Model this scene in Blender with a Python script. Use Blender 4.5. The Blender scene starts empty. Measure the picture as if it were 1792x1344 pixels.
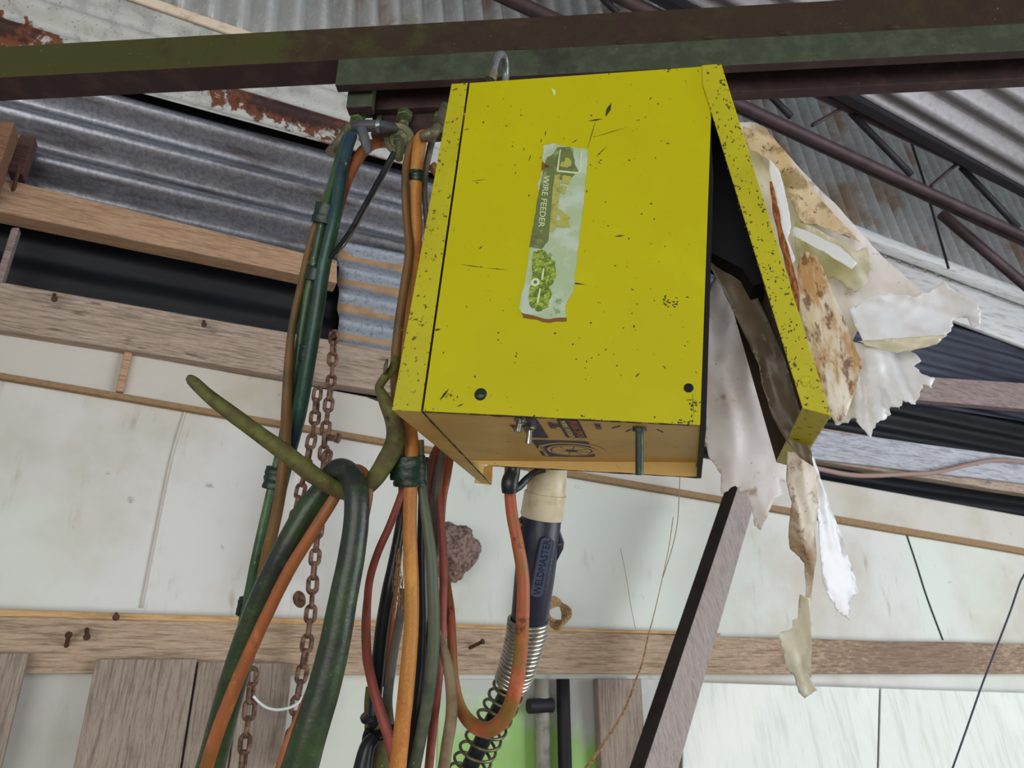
import bpy, bmesh, math, random
from mathutils import Vector, Matrix, noise
from mathutils.geometry import delaunay_2d_cdt
random.seed(7)
SC = bpy.context.scene
COL = SC.collection
V = Vector

# ------------------------------------------------------------ camera, world, lights, exposure
F = 1245.0
PITCH = math.radians(22.4)
EYE = V((0, 0, 1.6))
FW = V((0, math.cos(PITCH), math.sin(PITCH)))
UP = V((0, -math.sin(PITCH), math.cos(PITCH)))
RT = V((1, 0, 0))
cd = bpy.data.cameras.new('camera')
cam = bpy.data.objects.new('camera', cd)
COL.objects.link(cam)
cam.location = EYE
cam.rotation_euler = (math.pi/2 + PITCH, 0, 0)
cd.sensor_width = 36
cd.lens = F/1792*36
cd.clip_start = 0.05
cd.dof.use_dof = True
cd.dof.focus_distance = 0.98
cd.dof.aperture_fstop = 11
SC.camera = cam
w = bpy.data.worlds.new('world')
SC.world = w
w.use_nodes = True
w.node_tree.nodes['Background'].inputs[0].default_value = (0.86, 0.93, 1.0, 1)
w.node_tree.nodes['Background'].inputs[1].default_value = 0.42


def area(name, loc, target, size, size_y, power, col):
    l = bpy.data.lights.new(name, 'AREA')
    l.shape = 'RECTANGLE'
    l.size, l.size_y, l.energy, l.color = size, size_y, power, col
    o = bpy.data.objects.new(name, l)
    COL.objects.link(o)
    o.location = loc
    o.rotation_euler = (V(target)-V(loc)).to_track_quat('-Z', 'Y').to_euler()
    return o


area('right_daylight', (4.6, 0.2, 1.5), (0.6, 1.6, 2.1), 3.0, 2.6, 185, (0.90, 0.95, 1.0))  # added area light for highlights from the right; no doorway is built
area('shed_front_daylight', (-1.0, -3.4, 1.2), (0.2, 1.5, 2.2), 4.0, 2.2, 120, (1.0, 0.97, 0.93))
SC.view_settings.view_transform = 'Standard'
SC.view_settings.look = 'None'
SC.view_settings.gamma = 1
SC.view_settings.exposure = -0.04


# ------------------------------------------------------------ geometry helpers
def ray(px, py):
    return RT*((px-896)/F) - UP*((py-672)/F) + FW


def at(px, py, d):
    return EYE + ray(px, py)*d


def hit(px, py, P0, n):
    r = ray(px, py)
    return EYE + r*((P0-EYE).dot(n)/r.dot(n))


A_ = math.radians(65.5)
T = V((math.sin(A_), math.cos(A_), 0))       # along the back wall
N = V((math.cos(A_), -math.sin(A_), 0))      # out of the back wall, towards the viewer
W0 = at(0, 1185, 1.62)
ZV = V((0, 0, 1))
TROT = math.pi/2 - A_


def W(px, py, off=0.0):
    return hit(px, py, W0+N*off, N)


def sz(P):
    return (P-W0).dot(T), P.z


def wp(s, z, o):
    p = W0 + T*s + N*o
    p.z = z
    return p


# ------------------------------------------------------------ materials
def S(r, g, b):
    def c(v):
        v /= 255.0
        return v/12.92 if v <= 0.04045 else ((v+0.055)/1.055)**2.4
    return (c(r), c(g), c(b), 1)


def L(c, s=30, lo=.45, hi=.6, amt=1.0, ln=None, rot=0.0, kind='noise', det=6, ctr=None, rad=None, dist=0.0):
    return dict(c=c, s=s, lo=lo, hi=hi, amt=amt, ln=ln, rot=rot, kind=kind, det=det, ctr=ctr, rad=rad, dist=dist)


def mat(name, base, rough=.6, metal=0.0, layers=(), bump=0.0, bs=60, bln=None, brot=0.0, trans=0.0, spec=0.4, alpha=1.0):
    m = bpy.data.materials.new(name)
    m.use_nodes = True
    nt = m.node_tree
    nd, lk = nt.nodes, nt.links
    b = nd['Principled BSDF']
    b.inputs['Roughness'].default_value = rough
    b.inputs['Metallic'].default_value = metal
    b.inputs['Specular IOR Level'].default_value = spec
    geo = nd.new('ShaderNodeNewGeometry')

    def coords(ln, rot):
        if ln is None:
            return geo.outputs['Position']
        mp = nd.new('ShaderNodeMapping')
        mp.vector_type = 'TEXTURE'
        mp.inputs['Rotation'].default_value = rot if isinstance(rot, tuple) else (0, 0, rot)
        mp.inputs['Scale'].default_value = ln
        lk.new(geo.outputs['Position'], mp.inputs['Vector'])
        return mp.outputs[0]

    def tex(l):
        if l['kind'] == 'voronoi':
            t = nd.new('ShaderNodeTexVoronoi')
            t.inputs['Scale'].default_value = l['s']
            out = t.outputs['Color']
            bw = nd.new('ShaderNodeRGBToBW')
            lk.new(out, bw.inputs[0])
            out = bw.outputs[0]
        else:
            t = nd.new('ShaderNodeTexNoise')
            t.inputs['Scale'].default_value = l['s']
            t.inputs['Detail'].default_value = l['det']
            t.inputs['Roughness'].default_value = .62
            t.inputs['Distortion'].default_value = l['dist']
            out = t.outputs['Fac']
        lk.new(coords(l['ln'], l['rot']), t.inputs['Vector'])
        return out
    cur = None
    for l in layers:
        mr = nd.new('ShaderNodeMapRange')
        mr.interpolation_type = 'SMOOTHSTEP'
        mr.inputs['From Min'].default_value = l['lo']
        mr.inputs['From Max'].default_value = l['hi']
        mr.inputs['To Max'].default_value = l['amt']
        o = tex(l)
        if l['ctr'] is not None:      # a stain with a place of its own
            vs = nd.new('ShaderNodeVectorMath')
            vs.operation = 'SUBTRACT'
            lk.new(geo.outputs['Position'], vs.inputs[0])
            vs.inputs[1].default_value = l['ctr']
            mp = nd.new('ShaderNodeMapping')
            mp.vector_type = 'TEXTURE'
            rr = l['rad']
            mp.inputs['Scale'].default_value = rr if isinstance(rr, tuple) else (rr, rr, rr)
            mp.inputs['Rotation'].default_value = l['rot'] if isinstance(l['rot'], tuple) else (0, 0, l['rot'])
            lk.new(vs.outputs[0], mp.inputs['Vector'])
            ln_ = nd.new('ShaderNodeVectorMath')
            ln_.operation = 'LENGTH'
            lk.new(mp.outputs[0], ln_.inputs[0])
            fa = nd.new('ShaderNodeMapRange')
            fa.inputs['From Min'].default_value = 0
            fa.inputs['From Max'].default_value = 1.3
            fa.inputs['To Min'].default_value = .35
            fa.inputs['To Max'].default_value = -.35
            lk.new(ln_.outputs['Value'], fa.inputs[0])
            ad = nd.new('ShaderNodeMath')
            lk.new(o, ad.inputs[0])
            lk.new(fa.outputs[0], ad.inputs[1])
            o = ad.outputs[0]
        lk.new(o, mr.inputs[0])
        mx = nd.new('ShaderNodeMix')
        mx.data_type = 'RGBA'
        lk.new(mr.outputs[0], mx.inputs[0])
        if cur is None:
            mx.inputs[6].default_value = base
        else:
            lk.new(cur, mx.inputs[6])
        mx.inputs[7].default_value = l['c']
        cur = mx.outputs[2]
    if cur is None:
        b.inputs['Base Color'].default_value = base
    else:
        lk.new(cur, b.inputs['Base Color'])
    if bump:
        t = nd.new('ShaderNodeTexNoise')
        t.inputs['Scale'].default_value = bs
        t.inputs['Detail'].default_value = 5
        lk.new(coords(bln, brot), t.inputs['Vector'])
        bp = nd.new('ShaderNodeBump')
        bp.inputs['Strength'].default_value = bump
        bp.inputs['Distance'].default_value = .003
        lk.new(t.outputs['Fac'], bp.inputs['Height'])
        lk.new(bp.outputs[0], b.inputs['Normal'])
    if trans:
        tr = nd.new('ShaderNodeBsdfTranslucent')
        if cur is None:
            tr.inputs[0].default_value = base
        else:
            lk.new(cur, tr.inputs[0])
        ms = nd.new('ShaderNodeMixShader')
        ms.inputs[0].default_value = trans
        lk.new(b.outputs[0], ms.inputs[1])
        lk.new(tr.outputs[0], ms.inputs[2])
        last = ms.outputs[0]
        if alpha < 1:
            tp = nd.new('ShaderNodeBsdfTransparent')
            m2 = nd.new('ShaderNodeMixShader')
            m2.inputs[0].default_value = alpha
            lk.new(tp.outputs[0], m2.inputs[1])
            lk.new(last, m2.inputs[2])
            last = m2.outputs[0]
        lk.new(last, nd['Material Output'].inputs[0])
    return m


def wood(name, base, dark, light, rot=TROT, ln=(.5, .03, .03), extra=()):
    return mat(name, base, .85, 0, [
        L(dark, 6, .42, .68, .75, ln, rot), L(light, 11, .5, .72, .6, ln, rot, det=3),
        L(dark, 26, .56, .66, .7, (ln[0]*1.2, ln[1], ln[2]), rot, det=4),
        L(S(40, 34, 30), 45, .70, .74, .8)] + list(extra),
        bump=.3, bs=12, bln=ln, brot=rot, spec=.15)


# ------------------------------------------------------------ object helpers
def link_mesh(name, verts, faces, m, parent=None, smooth=True, autosmooth=None):
    me = bpy.data.meshes.new(name)
    if parent is not None:
        org = parent_origin(parent)
    else:
        c = V((0, 0, 0))
        for v in verts:
            c += V(v)
        org = c/len(verts)
    me.from_pydata([V(v)-org for v in verts], [], faces)
    me.update()
    o = bpy.data.objects.new(name, me)
    COL.objects.link(o)
    if parent is None:
        o.location = org
    else:
        o.parent = parent
    if m:
        for mm in (m if isinstance(m, (list, tuple)) else [m]):
            me.materials.append(mm)
    if smooth:
        for p in me.polygons:
            p.use_smooth = True
        if autosmooth:
            me.set_sharp_from_angle(angle=math.radians(autosmooth))
    return o


def parent_origin(o):
    p = V(o.location)
    while o.parent is not None:
        o = o.parent
        p += V(o.location)
    return p


def tag(o, label, cat, group=None):
    o['label'] = label
    o['category'] = cat
    if group:
        o['group'] = group
    return o


def struct(o):
    o['kind'] = 'structure'
    return o


def thing(name, loc, label, cat, group=None):
    o = bpy.data.objects.new(name, None)
    o.empty_display_size = .03
    COL.objects.link(o)
    o.location = loc
    return tag(o, label, cat, group)


class MB:
    def __init__(s):
        s.v, s.f = [], []

    def add(s, vs, fs):
        k = len(s.v)
        s.v += [V(v) for v in vs]
        s.f += [tuple(i+k for i in f) for f in fs]
        return s

    def hexa(s, a, b):          # two quads, matching corners
        return s.add(list(a)+list(b), [(0, 1, 2, 3), (7, 6, 5, 4), (0, 4, 5, 1), (1, 5, 6, 2), (2, 6, 7, 3), (3, 7, 4, 0)])

    def box(s, o, x, y, z):     # corner + three edge vectors
        o, x, y, z = V(o), V(x), V(y), V(z)
        return s.hexa([o, o+x, o+x+y, o+y], [o+z, o+x+z, o+x+y+z, o+y+z])

    def build(s, name, m, parent=None, bevel=0.0, smooth=False, auto=None, seg=2):
        o = link_mesh(name, s.v, s.f, m, parent, smooth, auto)
        fix(o)
        if bevel:
            b = o.modifiers.new('bevel', 'BEVEL')
            b.width = bevel
            b.segments = seg
            b.limit_method = 'ANGLE'
        return o


def fix(o):
    bm = bmesh.new()
    bm.from_mesh(o.data)
    bmesh.ops.recalc_face_normals(bm, faces=bm.faces)
    bm.to_mesh(o.data)
    bm.free()


def spline(pts, n=10):
    out = []
    P = [V(p) for p in pts]
    P = [P[0]*2-P[1]] + P + [P[-1]*2-P[-2]]
    for i in range(1, len(P)-2):
        for k in range(n):
            t = k/n
            a, b, c, d = P[i-1], P[i], P[i+1], P[i+2]
            out.append(.5*((2*b)+(c-a)*t+(2*a-5*b+4*c-d)*t*t+(3*b-a-3*c+d)*t*t*t))
    out.append(P[-2])
    return out


def tube_data(pts, rad, seg=14, bumpy=0.0, flat=None, twist=0.0):
    n = len(pts)
    vs, fs = [], []
    t0 = (pts[1]-pts[0]).normalized()
    ref = FW - t0*FW.dot(t0)
    if ref.length < .1:
        ref = RT - t0*RT.dot(t0)
    ref.normalize()
    for i, p in enumerate(pts):
        t = (pts[min(i+1, n-1)]-pts[max(i-1, 0)])
        if t.length < 1e-9:
            t = t0
        t.normalize()
        ref = ref - t*ref.dot(t)
        ref.normalize()
        q = t.cross(ref)
        r = rad[i]
        fl = flat if flat else 1.0
        for k in range(seg):
            a = 2*math.pi*k/seg + twist*i
            d = ref*math.cos(a)*fl + q*math.sin(a)
            rr = r
            if bumpy:
                rr = r*(1+bumpy*noise.noise((p+d*r)*45))
            vs.append(p+d*rr)
    for i in range(n-1):
        for k in range(seg):
            k2 = (k+1) % seg
            fs.append((i*seg+k, i*seg+k2, (i+1)*seg+k2, (i+1)*seg+k))
    fs.append(tuple(range(seg))[::-1])
    fs.append(tuple((n-1)*seg+k for k in range(seg)))
    return vs, fs


def pxpath(path, n=8):
    """(px, py, depth, radius in px) -> smooth world points and radii in metres"""
    pts = spline([at(a[0], a[1], a[2]) for a in path], n)
    rr = spline([(a[3]*a[2]/F, 0, 0) for a in path], n)
    return pts, [max(r.x, .0003) for r in rr]


def hose(name, path, m, label=None, cat='hose', group=None, parent=None, seg=16, n=8, bumpy=.03, flat=None):
    pts, rr = pxpath(path, n)
    vs, fs = tube_data(pts, rr, seg, bumpy, flat)
    o = link_mesh(name, vs, fs, m, parent, True, 60)
    if label:
        tag(o, label, cat, group)
    return o


def cyl(mb, a, b, r0, r1=None, seg=24):
    r1 = r0 if r1 is None else r1
    a, b = V(a), V(b)
    vs, fs = tube_data([a, a+(b-a)*.5, b], [r0, (r0+r1)/2, r1], seg)
    return mb.add(vs, fs)


def lathe(mb, prof, a, axis, seg=32):
    """prof: list of (distance along axis, radius)"""
    axis = axis.normalized()
    u = axis.orthogonal().normalized()
    v = axis.cross(u)
    vs, fs = [], []
    for (h, r) in prof:
        for k in range(seg):
            t = 2*math.pi*k/seg
            vs.append(a+axis*h+(u*math.cos(t)+v*math.sin(t))*r)
    for i in range(len(prof)-1):
        for k in range(seg):
            k2 = (k+1) % seg
            fs.append((i*seg+k, i*seg+k2, (i+1)*seg+k2, (i+1)*seg+k))
    fs.append(tuple(range(seg))[::-1])
    fs.append(tuple((len(prof)-1)*seg+k for k in range(seg)))
    return mb.add(vs, fs)


def text_mesh(name, txt, m, origin, xdir, ydir, height, parent, depth=.0004, width=None):
    c = bpy.data.curves.new(name, 'FONT')
    c.body = txt
    c.size = 1.0
    c.extrude = 0.01
    tmp = bpy.data.objects.new(name+'_tmp', c)
    COL.objects.link(tmp)
    dg = bpy.context.evaluated_depsgraph_get()
    dg.update()
    me = bpy.data.meshes.new_from_object(tmp.evaluated_get(dg))
    COL.objects.unlink(tmp)
    bpy.data.objects.remove(tmp)
    xs = [v.co.x for v in me.vertices]
    ys = [v.co.y for v in me.vertices]
    w0, w1, h0, h1 = min(xs), max(xs), min(ys), max(ys)
    sy = height/(h1-h0)
    sx = (width/(w1-w0)) if width else sy
    xd, yd = V(xdir).normalized(), V(ydir).normalized()
    zd = xd.cross(yd)
    org = parent_origin(parent)
    for v in me.vertices:
        v.co = V(origin)+xd*((v.co.x-w0)*sx)+yd*((v.co.y-h0)*sy)+zd*(v.co.z*depth/.01)-org
    me.name = name
    o = bpy.data.objects.new(name, me)
    COL.objects.link(o)
    o.parent = parent
    me.materials.clear()
    me.materials.append(m)
    return o


# ============================================================ MATERIALS
CO = W(470, 180, 0)
m_white = mat('white_lining', S(208, 209, 206), .55, 0, [
    L(S(184, 176, 162), 1.6, .42, .7, .8), L(S(140, 128, 104), 5, .58, .78, .6, (.25, .25, 1), TROT), L(S(110, 94, 74), 16, .68, .74, .5),
    L(S(206, 216, 204), .9, .45, .6, .6), L(S(120, 108, 88), 60, .72, .78, .5)], bump=.06, bs=25, spec=.3)
m_white_dusty = mat('dusty_lining', S(196, 192, 184), .6, 0, [
    L(S(176, 168, 148), 2.2, .42, .7, .8), L(S(130, 112, 88), 30, .66, .75, .6)], bump=.08, bs=30)
m_white_clean = mat('pale_sheet', S(216, 220, 214), .5, 0, [
    L(S(190, 196, 184), 3, .45, .7, .7, (.06, .06, 1.2), TROT), L(S(228, 230, 222), 1.5, .5, .6, .5)], bump=.05, bs=12)
m_batten = mat('brown_batten', S(150, 122, 88), .8, 0, [L(S(92, 70, 50), 20, .45, .7, .8, (.4, .03, .03), TROT)], bump=.3)
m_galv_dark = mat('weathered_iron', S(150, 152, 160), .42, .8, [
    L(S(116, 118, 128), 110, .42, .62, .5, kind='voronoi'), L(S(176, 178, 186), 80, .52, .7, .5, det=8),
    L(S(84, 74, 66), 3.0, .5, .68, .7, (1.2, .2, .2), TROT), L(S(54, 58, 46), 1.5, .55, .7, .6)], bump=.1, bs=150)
m_galv_white = mat('pale_iron', S(188, 189, 184), .6, .1, [
    L(S(150, 150, 148), 14, .45, .65, .7), L(S(56, 54, 52), 120, .66, .70, .9, (1, 1, .6), 0, det=2),
    L(S(104, 58, 36), 22, .47, .53, 1, ctr=tuple(W(500, 188)), rad=(.42, .1, .10), rot=TROT, dist=.6),
    L(S(66, 40, 38), 30, .47, .62, 1, ctr=tuple(W(520, 193)), rad=(.33, .1, .05), rot=TROT, dist=.4),
    L(S(110, 58, 30), 22, .47, .53, 1, ctr=tuple(W(8, 34)), rad=(.22, .1, .11), rot=TROT, dist=.6),
    L(S(60, 34, 26), 30, .5, .62, 1, ctr=tuple(W(5, 30)), rad=(.17, .1, .08), rot=TROT),
    L(S(40, 26, 26), 60, .6, .7, .6, ctr=tuple(W(500, 188)), rad=(.36, .1, .07), rot=TROT), L(S(128, 76, 46), 22, .5, .54, 1, ctr=tuple(W(660, 270)), rad=(.3, .1, .07), rot=TROT, dist=.6)], bump=.08, bs=80)
m_galv_shaded = mat('shaded_iron', S(27, 29, 35), .6, .2, [  # shade in the gaps put into the colour of the iron
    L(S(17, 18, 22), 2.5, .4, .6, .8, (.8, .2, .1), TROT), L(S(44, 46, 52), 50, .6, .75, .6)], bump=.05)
m_galv_bright = mat('bright_iron', S(160, 168, 180), .5, .45, [
    L(S(160, 168, 178), 100, .45, .6, .7, kind='voronoi'), L(S(112, 118, 130), 90, .5, .65, .7)], bump=.08, bs=120)
m_rust_stripe = mat('rusty_valley', S(170, 138, 104), .8, 0, [L(S(140, 112, 86), 20, .4, .7, .7)])
m_rib = mat('ribbed_iron', S(182, 182, 180), .45, .25, [
    L(S(140, 138, 132), 4, .45, .7, .5), L(S(214, 216, 218), 40, .5, .7, .5),
    L(S(150, 116, 84), 2.6, .52, .66, .75), L(S(90, 106, 80), 1.6, .56, .7, .5)], bump=.05)
m_roof = mat('roof_iron', S(140, 137, 140), .5, .3, [L(S(118, 114, 118), 40, .45, .65, .6)], bump=.06, bs=120)
m_purlin = mat('white_purlin', S(222, 222, 222), .4, .1, [L(S(150, 146, 144), 4, .5, .7, .7, (.5, .05, .05), TROT)])
m_truss = mat('primed_steel', S(74, 56, 60), .6, .2, [L(S(46, 36, 40), 9, .4, .65, .8), L(S(100, 80, 80), 40, .6, .75, .5)], bump=.15)
m_lath = mat('black_steel', S(36, 34, 40), .6, .2)
m_beam = mat('mossy_beam', S(60, 48, 38), .75, .1, [
    L(S(72, 68, 40), 26, .42, .78, .5), L(S(56, 34, 34), 8, .5, .7, .6),
    L(S(74, 76, 38), 14, .40, .66, .8, ctr=tuple(at(100, 110, 1.2)), rad=(.75, .4, .3)),
    L(S(140, 130, 70), 140, .68, .72, .8), L(S(196, 200, 140), 34, .765, .785, .9)], bump=.25, bs=140, spec=.2)
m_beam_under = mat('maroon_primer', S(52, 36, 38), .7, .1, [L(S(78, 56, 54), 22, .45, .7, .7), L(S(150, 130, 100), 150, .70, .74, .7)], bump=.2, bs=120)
m_chan = mat('green_mossy_steel', S(66, 74, 58), .75, .1, [
    L(S(84, 94, 74), 40, .42, .66, .6), L(S(50, 44, 40), 9, .55, .7, .7), L(S(150, 156, 110), 160, .70, .73, .8)], bump=.25, bs=140, spec=.2)
W1 = wood('timber_warm', S(186, 152, 124), S(128, 98, 78), S(208, 174, 142))
W2 = wood('timber_grey', S(170, 152, 136), S(112, 98, 86), S(196, 184, 172), extra=[L(S(60, 50, 48), 5, .6, .7, .6, (.5, .1, .1), TROT)])
W3 = wood('timber_bottom', S(176, 154, 130), S(112, 92, 76), S(198, 180, 156), extra=[
    L(S(96, 72, 66), 14, .45, .75, .55, (.4, .12, .12), TROT, ctr=tuple(W(1600, 1150)), rad=(1.3, .6, .5)),
    L(S(48, 52, 26), 8, .45, .6, .9, ctr=tuple(W(1190, 1150)), rad=(.09, .2, .2), rot=TROT)])
W4 = wood('timber_blue_grey', S(176, 178, 186), S(104, 102, 110), S(206, 208, 214))
W5 = wood('timber_pink', S(150, 132, 130), S(98, 80, 78), S(186, 172, 170))
WP = wood('pine_edge', S(200, 164, 116), S(160, 120, 76), S(220, 190, 148))
UPR = (0, 0, TROT)
WV = wood('board_vertical', S(152, 138, 126), S(104, 92, 84), S(168, 156, 144), rot=TROT, ln=(.03, .03, .5))
WB = wood('brace_wood', S(164, 154, 150), S(130, 120, 118), S(182, 172, 168), rot=(0, -.26, 0), ln=(.03, .03, .5))
m_brace_edge = mat('brace_dark_edge', S(48, 40, 36), .9, 0, [L(S(30, 25, 23), 20, .4, .7, .8)])
m_nail = mat('rusty_nail', S(74, 54, 44), .8, .3, [L(S(110, 72, 50), 120, .5, .6, .8)])

YEL = S(188, 182, 12)
m_yellow = mat('yellow_paint', YEL, .45, 0, [
    L(S(182, 174, 6), 7, .4, .7, .6), L(S(200, 198, 8), 3, .5, .62, .5),
    L(S(62, 60, 28), 150, .695, .72, .9, det=3), L(S(52, 48, 30), 38, .735, .755, .9, (1.6, 1, .5), .6, det=3)],
    bump=.05, bs=220, spec=.18)
m_yellow_worn = mat('yellow_paint_worn', S(184, 178, 12), .5, 0, [
    L(S(168, 160, 16), 12, .4, .7, .6), L(S(60, 56, 30), 150, .62, .65, .9, det=3),
    L(S(50, 44, 30), 30, .68, .71, .9, det=8)], bump=.06, bs=200)
m_tan = mat('tan_bounce_yellow', S(212, 178, 104), .5, 0, [  # same yellow paint, warm bounce light from below put into the colour
    L(S(186, 148, 82), 9, .42, .7, .7), L(S(110, 80, 50), 90, .68, .72, .8, (1, 1, 1), 0), L(S(120, 84, 56), 22, .68, .72, .8)], bump=.06)
m_cream = mat('cream_edge', S(236, 208, 150), .5, 0, [L(S(200, 160, 100), 30, .5, .7, .7)])
m_edge = mat('chipped_edge', S(52, 42, 30), .8, 0, [L(S(120, 110, 30), 90, .5, .6, .7)])
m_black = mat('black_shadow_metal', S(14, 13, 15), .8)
m_brown_in = mat('brown_inside', S(84, 66, 52), .8, 0, [L(S(58, 44, 36), 12, .4, .7, .7)])
m_sticker = mat('label_film', S(168, 188, 150), .5, 0, [
    L(S(190, 204, 190), 26, .45, .6, .8), L(S(120, 138, 84), 60, .62, .68, .8), L(S(96, 78, 50), 55, .72, .75, .8)], bump=.2, bs=90)
m_st_green = mat('label_green', S(104, 118, 66), .55, 0, [L(S(146, 160, 110), 90, .56, .64, .8), L(S(90, 84, 44), 25, .5, .7, .6)])
m_st_yellow = mat('label_yellow_green', S(172, 172, 84), .5, 0, [L(S(136, 140, 70), 80, .5, .62, .8)])
m_st_glit = mat('label_flaking', S(150, 170, 60), .4, .2, [L(S(84, 110, 40), 160, .45, .55, .9), L(S(196, 214, 110), 200, .6, .66, .9)], bump=.6, bs=200)
m_st_text = mat('label_text', S(206, 220, 172), .5)
m_st_rust = mat('label_rust', S(128, 82, 40), .8)
m_blue = mat('navy_print', S(42, 50, 82), .5, 0, [L(S(60, 64, 86), 60, .5, .7, .6)])
m_cream_print = mat('cream_print', S(212, 180, 112), .5)
m_rust_print = mat('rusty_print', S(176, 104, 66), .6)
m_chrome = mat('dull_chrome', S(150, 148, 140), .25, .9, [L(S(90, 84, 72), 70, .5, .65, .8)])
m_screw = mat('dark_screw', S(44, 60, 44), .4, .5)
m_rod = mat('green_rod', S(58, 68, 64), .5, .5, [L(S(70, 96, 60), 60, .5, .6, .8)])
m_fibre = mat('brown_fibre', S(110, 62, 30), .9, 0, [L(S(160, 104, 56), 130, .45, .6, .9, (.4, .4, 1.6))], bump=.9, bs=160)

m_green1 = mat('green_hose', S(52, 82, 54), .4, 0, [L(S(84, 122, 76), 34, .5, .66, .6, (1, 1, 2.5)), L(S(30, 52, 42), 9, .45, .65, .8), L(S(150, 180, 130), 90, .68, .71, .9, (1, 1, 2.5)), L(S(86, 96, 50), 30, .55, .7, .6)], bump=.15, bs=120)
m_green2 = mat('blue_green_hose', S(38, 72, 62), .38, 0, [L(S(66, 110, 84), 30, .52, .68, .6, (1, 1, 2.5)), L(S(36, 54, 86), 6, .5, .62, .8), L(S(28, 48, 36), 14, .5, .7, .7), L(S(170, 196, 160), 80, .68, .71, .9, (1, 1, 3))], bump=.15, bs=120)
m_orange = mat('orange_hose', S(158, 92, 52), .5, 0, [L(S(196, 124, 84), 38, .5, .7, .6, (1, 1, 3)), L(S(84, 58, 38), 22, .58, .72, .7, (1, 1, 2.2)), L(S(122, 84, 40), 12, .45, .65, .8), L(S(196, 150, 60), 30, .6, .72, .6), L(S(66, 44, 32), 70, .68, .74, .7)], bump=.12, bs=130)
m_olive = mat('olive_brown_hose', S(112, 82, 44), .55, 0, [L(S(70, 62, 34), 10, .45, .65, .8), L(S(150, 156, 60), 70, .66, .7, .8)], bump=.15, bs=120)
m_amber = mat('amber_hose', S(172, 116, 50), .5, 0, [L(S(206, 150, 70), 38, .5, .7, .6, (1, 1, 3)), L(S(84, 58, 38), 22, .58, .72, .7, (1, 1, 2.2)), L(S(160, 88, 48), 7, .48, .62, .85), L(S(206, 168, 60), 9, .55, .7, .7, (.01, .01, .4)), L(S(90, 54, 38), 50, .66, .74, .7), L(S(190, 180, 150), 40, .72, .75, .7)], bump=.1, bs=120)
m_red = mat('red_hose', S(150, 76, 66), .5, 0, [L(S(176, 104, 92), 38, .5, .7, .6, (1, 1, 3)), L(S(84, 58, 38), 22, .58, .72, .7, (1, 1, 2.2)), L(S(112, 58, 44), 9, .45, .65, .8), L(S(110, 92, 50), 20, .58, .7, .6), L(S(60, 34, 30), 60, .66, .72, .8)], bump=.14, bs=130)
m_redorange = mat('worn_red_orange_hose', S(160, 82, 52), .5, 0, [L(S(196, 118, 76), 38, .5, .7, .6, (1, 1, 3)), L(S(84, 58, 38), 22, .58, .72, .7, (1, 1, 2.2)), L(S(120, 100, 44), 12, .47, .6, .85), L(S(82, 36, 26), 22, .6, .68, .8), L(S(206, 130, 100), 9, .6, .72, .5)], bump=.12, bs=120)
m_greygreen = mat('grey_green_hose', S(84, 92, 74), .5, 0, [L(S(56, 66, 54), 12, .45, .65, .8), L(S(190, 206, 170), 60, .66, .69, .9, (1, 1, 3))], bump=.12, bs=120)
m_grey = mat('grey_hose', S(96, 94, 84), .5, 0, [L(S(60, 58, 50), 12, .45, .65, .8)], bump=.1)
m_tanhose = mat('tan_hose', S(128, 112, 84), .55, 0, [L(S(92, 70, 52), 12, .45, .65, .8), L(S(180, 172, 150), 50, .68, .72, .8)], bump=.15)
m_blackhose = mat('black_hose', S(30, 34, 40), .35, 0, [L(S(44, 50, 44), 20, .5, .7, .7)], bump=.06)
m_bighose = mat('mossy_black_hose', S(40, 46, 44), .36, 0, [
    L(S(48, 66, 36), 9, .42, .62, .85), L(S(58, 80, 44), 28, .5, .68, .6), L(S(24, 28, 28), 16, .56, .7, .6), L(S(86, 100, 44), 110, .64, .69, .8), L(S(150, 160, 130), 130, .73, .75, .8)], bump=.16, bs=150)
m_hook = mat('mossy_steel', S(88, 82, 48), .7, .1, [
    L(S(98, 108, 48), 35, .42, .6, .85), L(S(66, 58, 36), 16, .52, .66, .8), L(S(40, 36, 26), 60, .64, .7, .8), L(S(176, 184, 130), 110, .69, .72, .8)], bump=.4, bs=110)
m_tape = mat('green_tape', S(24, 50, 36), .35, 0, [L(S(110, 140, 110), 70, .69, .71, .7), L(S(18, 32, 26), 25, .4, .6, .8)], bump=.4, bs=90)
m_tapeblk = mat('black_tape', S(20, 24, 26), .4, 0, [L(S(40, 46, 44), 40, .5, .7, .7)], bump=.3, bs=90)
m_bluetape = mat('blue_grey_tape', S(58, 66, 78), .5, 0, [L(S(84, 84, 78), 25, .45, .65, .8)], bump=.3, bs=60)
m_steel = mat('grimy_steel', S(120, 112, 94), .5, .5, [L(S(80, 94, 54), 28, .45, .62, .8), L(S(62, 54, 44), 60, .55, .7, .8)], bump=.35, bs=160)
m_nut = mat('green_nut', S(92, 116, 72), .5, .3, [L(S(66, 72, 50), 40, .45, .65, .8)], bump=.2)
m_galvrod = mat('galvanised_rod', S(136, 142, 146), .4, .6, [L(S(90, 92, 92), 60, .45, .65, .8)], bump=.3)
m_chain = mat('rusty_chain', S(128, 98, 82), .75, .25, [L(S(66, 46, 38), 60, .4, .6, .8), L(S(160, 128, 104), 40, .58, .7, .7)], bump=.4, bs=180)
m_sleeve = mat('ivory_plastic', S(206, 198, 172), .4, 0, [L(S(176, 160, 120), 18, .45, .65, .8), L(S(80, 68, 44), 110, .68, .72, .8)], bump=.04)
m_grip = mat('navy_plastic', S(34, 38, 54), .4, 0, [L(S(48, 54, 74), 70, .55, .7, .6)], bump=.12, bs=280)
m_plate = mat('name_plate', S(56, 66, 88), .45)
m_navytext = mat('dark_letters', S(22, 26, 38), .4)
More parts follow.
